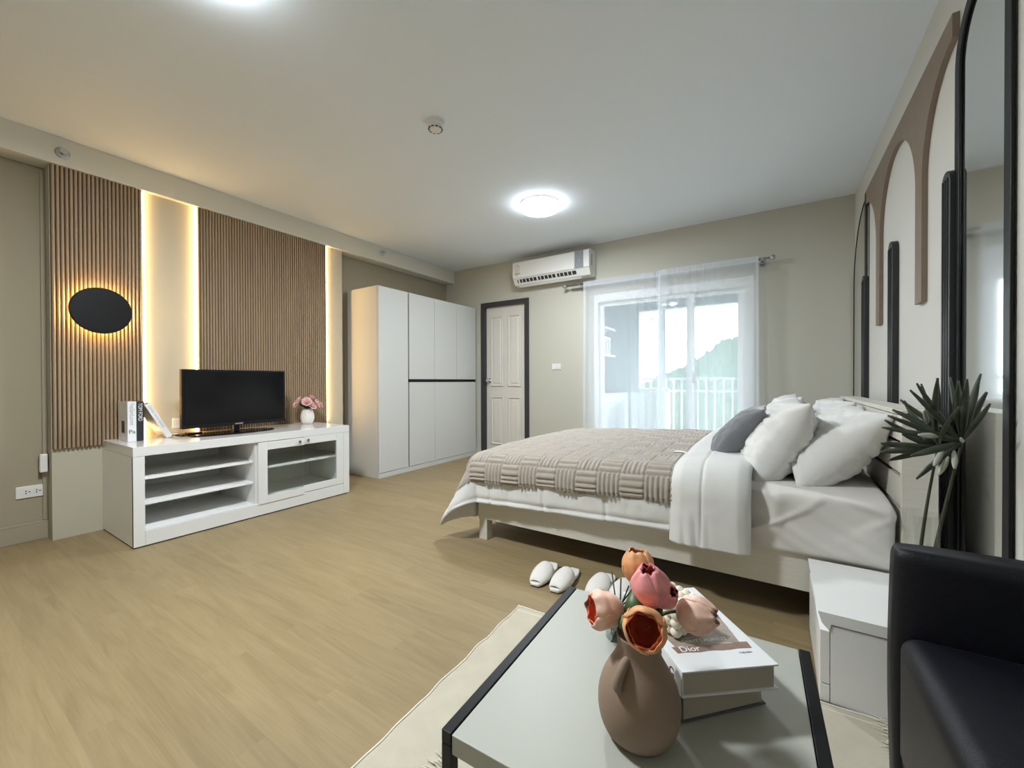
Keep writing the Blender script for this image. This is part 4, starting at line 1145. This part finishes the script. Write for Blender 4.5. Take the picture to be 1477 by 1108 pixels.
# books on the coffee table
A_ = Vector((-.133, .746, 0)); W1 = Vector((.777, .63, 0)).normalized(); H1 = Vector((-.63, .777, 0)).normalized()
UP = Vector((0, 0, 1))
W2 = Vector((.685, .728, 0)).normalized(); H2 = Vector((-.728, .685, 0)).normalized()
b4, c4 = book('book', 'dark covered book at the bottom of the stack on the coffee table', 'book', axes(Vector((-.134, .752, TZ+.001)), UP, W2, H2), .178, .262, .047, 'coverg')
bk1z = TZ+.0495
b5, c5 = book('book', 'white book with brown printed picture topping the coffee table stack', 'book', axes(A_+UP*bk1z, UP, W1, H1), .181, .272, .0455, 'cover')
zt5 = bk1z+.0455
def on5(s, h, dz=0.): return A_+W1*s+H1*h+UP*(zt5+dz)
def quad5(name, mat, pts, dz):
    bm = bm_(); A = [bm.verts.new(on5(s, h, dz)) for s, h in pts]; B = [bm.verts.new(on5(s, h, dz+.0002)) for s, h in pts]
    n = len(pts); bm.faces.new(A); bm.faces.new(B)
    for i in range(n): bm.faces.new((A[i], A[(i+1) % n], B[(i+1) % n], B[i]))
    return obj(name, bm, mat, c5)
rows = [(.047, .066, 'print2'), (.066, .088, 'print'), (.088, .112, 'print'), (.112, .140, 'print'), (.140, .17, 'print2')]
for k, (h0, h1, mm) in enumerate(rows):
    w0 = .018+.004*(k % 2); w1_ = .165-.004*((k*3) % 4)
    pts = [(w0, h0)]+[(w0+(w1_-w0)*i/10, h0+.0012*math.sin(i*1.7+k)) for i in range(1, 10)]+[(w1_, h0), (w1_+.003, h1-.0008)]+[(w1_-(w1_-w0)*i/10, h1-.0008+.0010*math.sin(i*2.1+k)) for i in range(1, 10)]+[(w0-.003, h1-.0008)]
    quad5('cover_print', mm, pts, .0001)
mt = lambda s, h: axes(on5(s, h, .0006), W1, H1, UP)
text('cover_title', 'Dior', .021, 'inkw', c5, mt(.026, .056))
text('cover_title', 'SAINT LAURENT', .0125, 'inkw', c5, mt(.042, .077))
text('cover_title', 'CHANEL', .011, 'inkw', c5, mt(.055, .100))
text('cover_caption', 'FASHION', .006, 'inkg', c5, mt(.132, .036))
ms = lambda h, z: axes(A_-W1*.0004+H1*h+UP*(bk1z+z), -H1, UP, -W1)
text('spine_title', 'G', .026, 'ink', c5, ms(.045, .021)); text('spine_title', 'DIOR', .018, 'ink', c5, ms(.125, .021))

# bubble candle
cc = A_+W1*.052+H1*.125
t = thing('bubble_candle', 'ivory bubble cube candle standing on the white book', 'candle', (cc.x, cc.y, zt5+.001))
bm = bm_(); pz = .0172; rb_ = .0108
rot = Matrix.Rotation(math.radians(62), 3, 'Z')
for i in range(4):
    for j in range(4):
        for k in range(4):
            if 0 < i < 3 and 0 < j < 3 and 0 < k < 3: continue
            p = rot @ Vector(((i-1.5)*pz, (j-1.5)*pz, 0)); add_ico(bm, (cc.x+p.x, cc.y+p.y, zt5+.001+rb_+k*pz), rb_, 3)
obj('wax_body', bm, 'wax', t, smooth=True)
bm = bm_(); add_tube(bm, [(cc.x, cc.y, zt5+.07), (cc.x+.001, cc.y, zt5+.082)], .0009, 6); obj('wick', bm, 'cover', t)

# reed diffuser
dx_, dy_ = -.306, .925
t = thing('reed_diffuser', 'glass reed diffuser with black sticks behind the taupe vase', 'diffuser', (dx_, dy_, TZ+.001))
bm = bm_(); add_lathe(bm, [(.022, 0), (.028, .003), (.029, .008), (.029, .036), (.024, .044), (.011, .049), (.010, .058), (.012, .060), (.012, .064), (.009, .064), (.0085, .049)], (dx_, dy_, TZ+.001), 40, cap=False); obj('bottle', bm, 'vglass', t, smooth=True)
bm = bm_(); add_lathe(bm, [(.001, .004), (.0265, .004), (.0268, .024), (.001, .024)], (dx_, dy_, TZ+.001), 32, cap=False); obj('scented_oil', bm, glass_mat('oil', (.80, .83, .82), .03), t, smooth=True)
# printed figure on the glass: head, hair and dress
cam_dir = Vector((-dx_, -dy_, 0)).normalized(); sd = Vector((-cam_dir.y, cam_dir.x, 0))
bm = bm_()
fig = [(a_, b_*.62) for a_, b_ in [(.013, 0), (.014, .014), (.006, .028), (.010, .034), (.010, .044), (.003, .050), (-.006, .046), (-.007, .036), (-.010, .026), (-.012, .012), (-.016, 0)]]
A = [bm.verts.new(Vector((dx_, dy_, TZ+.004))+cam_dir*(math.sqrt(.0292**2-s*s)+.0004)+sd*s+UP*h) for s, h in fig]
B = [bm.verts.new(v.co+cam_dir*.0003) for v in A]
bm.faces.new(A); bm.faces.new(B)
obj('printed_figure', bm, 'ink', t)
for k, (p) in enumerate(((-.296, .92, .544), (-.278, .92, .532), (-.265, .93, .535), (-.245, .935, .528), (-.232, .93, .518), (-.335, .97, .53))):
    b = Vector((dx_+.004*math.cos(k*2), dy_+.004*math.sin(k*2), TZ+.01)); e = Vector(p)
    n_ = Vector((dx_+.006*math.cos(k), dy_+.006*math.sin(k), TZ+.064))
    bm = bm_(); add_tube(bm, [n_+(n_-e)*.45, e], .0017, 8); obj('reed', bm, 'ink', t, smooth=True)

# ------------------------------------------------------------------ black leather sofa
def rbox(name, par, x0, x1, y0, y1, z0, z1, r, mat='leather', puff=0., seg=4):
    bm = bm_(); add_box(bm, x0, x1, y0, y1, z0, z1)
    bmesh.ops.recalc_face_normals(bm, faces=bm.faces)
    bmesh.ops.bevel(bm, geom=list(bm.edges)+list(bm.verts), offset=r, segments=seg, profile=.5, affect='EDGES')
    if puff:
        bmesh.ops.subdivide_edges(bm, edges=[e for e in bm.edges if e.calc_length() > .1], cuts=8, use_grid_fill=True)
        cx, cy, cz = (x0+x1)/2, (y0+y1)/2, (z0+z1)/2
        for v in bm.verts:
            a = max(0, 1-((v.co.x-cx)/((x1-x0)/2))**2)*max(0, 1-((v.co.y-cy)/((y1-y0)/2))**2)
            if v.co.z > cz: v.co.z += puff*a
    return obj(name, bm, mat, par, smooth=True)
sx0, sx1, sy0, sy1 = .236, 1.08, .10, 1.345
t = thing('sofa', 'low black leather sofa at the right edge beside the coffee table', 'sofa', (.65, .7, 0))
rbox('sofa_base', t, sx0+.012, sx1, sy0, sy1-.03, .045, .20, .03)
rbox('seat_cushion', t, sx0, sx1-.2, sy0+.09, sy1-.094, .14, .432, .035, puff=.03)
# far arm: thick, rounded, full height; slightly curved plan
bm = bm_()
def arm(u, v):
    a = u*2*PI; n = 5.
    c, s = math.cos(a), math.sin(a); k = (abs(c)**n+abs(s)**n)**(-1/n)
    Lx = (sx1-sx0)/2; T_ = .048
    x = (sx0+sx1)/2+Lx*c*k; y = sy1-T_-.002+T_*s*k
    zt_ = .610
    zz = .04+(zt_-.04)*v
    sh = 1-.25*max(0, (v-.955)/.045)**2.2
    y = (sy1-T_-.002)+(y-(sy1-T_-.002))*sh
    x += -.0 + .006*math.sin(v*PI)*(-1 if c < 0 else 0)
    if v > .955: x = (sx0+sx1)/2+(x-(sx0+sx1)/2)*(1-.014*((v-.955)/.045)**2)
    return Vector((x, y, zz))
vs = add_grid(bm, arm, 96, 60, closeu=True)
bmesh.ops.contextual_create(bm, geom=[r[-1] for r in vs]); bmesh.ops.contextual_create(bm, geom=[r[0] for r in vs])
obj('arm', bm, 'leather', t, smooth=True)
rbox('arm', t, sx0, sx1, sy0-.01, sy0+.088, .04, .610, .03)
rbox('backrest', t, sx1-.20, sx1, sy0+.09, sy1-.1, .30, .63, .045)

for x in (sx0+.05, sx1-.08):
    for y in (sy0+.05, sy1-.08): boxo('sofa_foot', 'black', t, x, x+.035, y, y+.035, 0.011 if x < .6 else 0, .046)

# ------------------------------------------------------------------ camera, light, world
cam = bpy.data.cameras.new('camera'); co = bpy.data.objects.new('camera', cam); COL.objects.link(co)
cam.sensor_fit = 'HORIZONTAL'; cam.sensor_width = 36; cam.lens = 36*585.7/1477; cam.clip_start = .02; cam.clip_end = 1000
yw, pt, rl = .57301, .00686, -.00293
d = Vector((-math.sin(yw)*math.cos(pt), math.cos(yw)*math.cos(pt), -math.sin(pt))); rt = Vector((math.cos(yw), math.sin(yw), 0)); up = rt.cross(d)
rt2 = rt*math.cos(rl)+up*math.sin(rl); up2 = rt2.cross(d)
mtx = Matrix.Identity(4)
for i, v in enumerate((rt2, up2, -d)):
    for j in range(3): mtx[j][i] = v[j]
mtx.translation = (0, 0, 1.0)
co.matrix_world = mtx
SC.camera = co

w = bpy.data.worlds.new('sky'); SC.world = w; w.use_nodes = True
bg = w.node_tree.nodes['Background']; bg.inputs['Color'].default_value = (.90, .96, 1., 1); bg.inputs['Strength'].default_value = SKY
def area(name, loc, rot, sx, sy, col, power, portal=False, shape='RECTANGLE'):
    l = bpy.data.lights.new(name, 'AREA'); l.shape = shape; l.size = sx; l.size_y = sy; l.color = col; l.energy = power
    o = bpy.data.objects.new(name, l); COL.objects.link(o); o.location = loc; o.rotation_euler = rot
    if portal: l.cycles.is_portal = True
    return o
area('ceiling_light', (-1.72, 3.12, ZC-.075), (0, 0, 0), .30, .30, (.90, .96, 1.), LAMP*.8, shape='DISK')
area('ceiling_light', (-1.70, .605, ZC-.075), (0, 0, 0), .30, .30, (.90, .96, 1.), LAMP*1.55, shape='DISK')
area('window_portal', ((WX0+WX1)/2, YB+.16, 1.0), (-PI/2, 0, 0), 1.6, 2.0, (1, 1, 1), 1, portal=True)
SC.view_settings.view_transform = 'Standard'; SC.view_settings.look = 'None'; SC.view_settings.gamma = 1
SC.view_settings.use_curve_mapping = False
SC.view_settings.exposure = EXPO
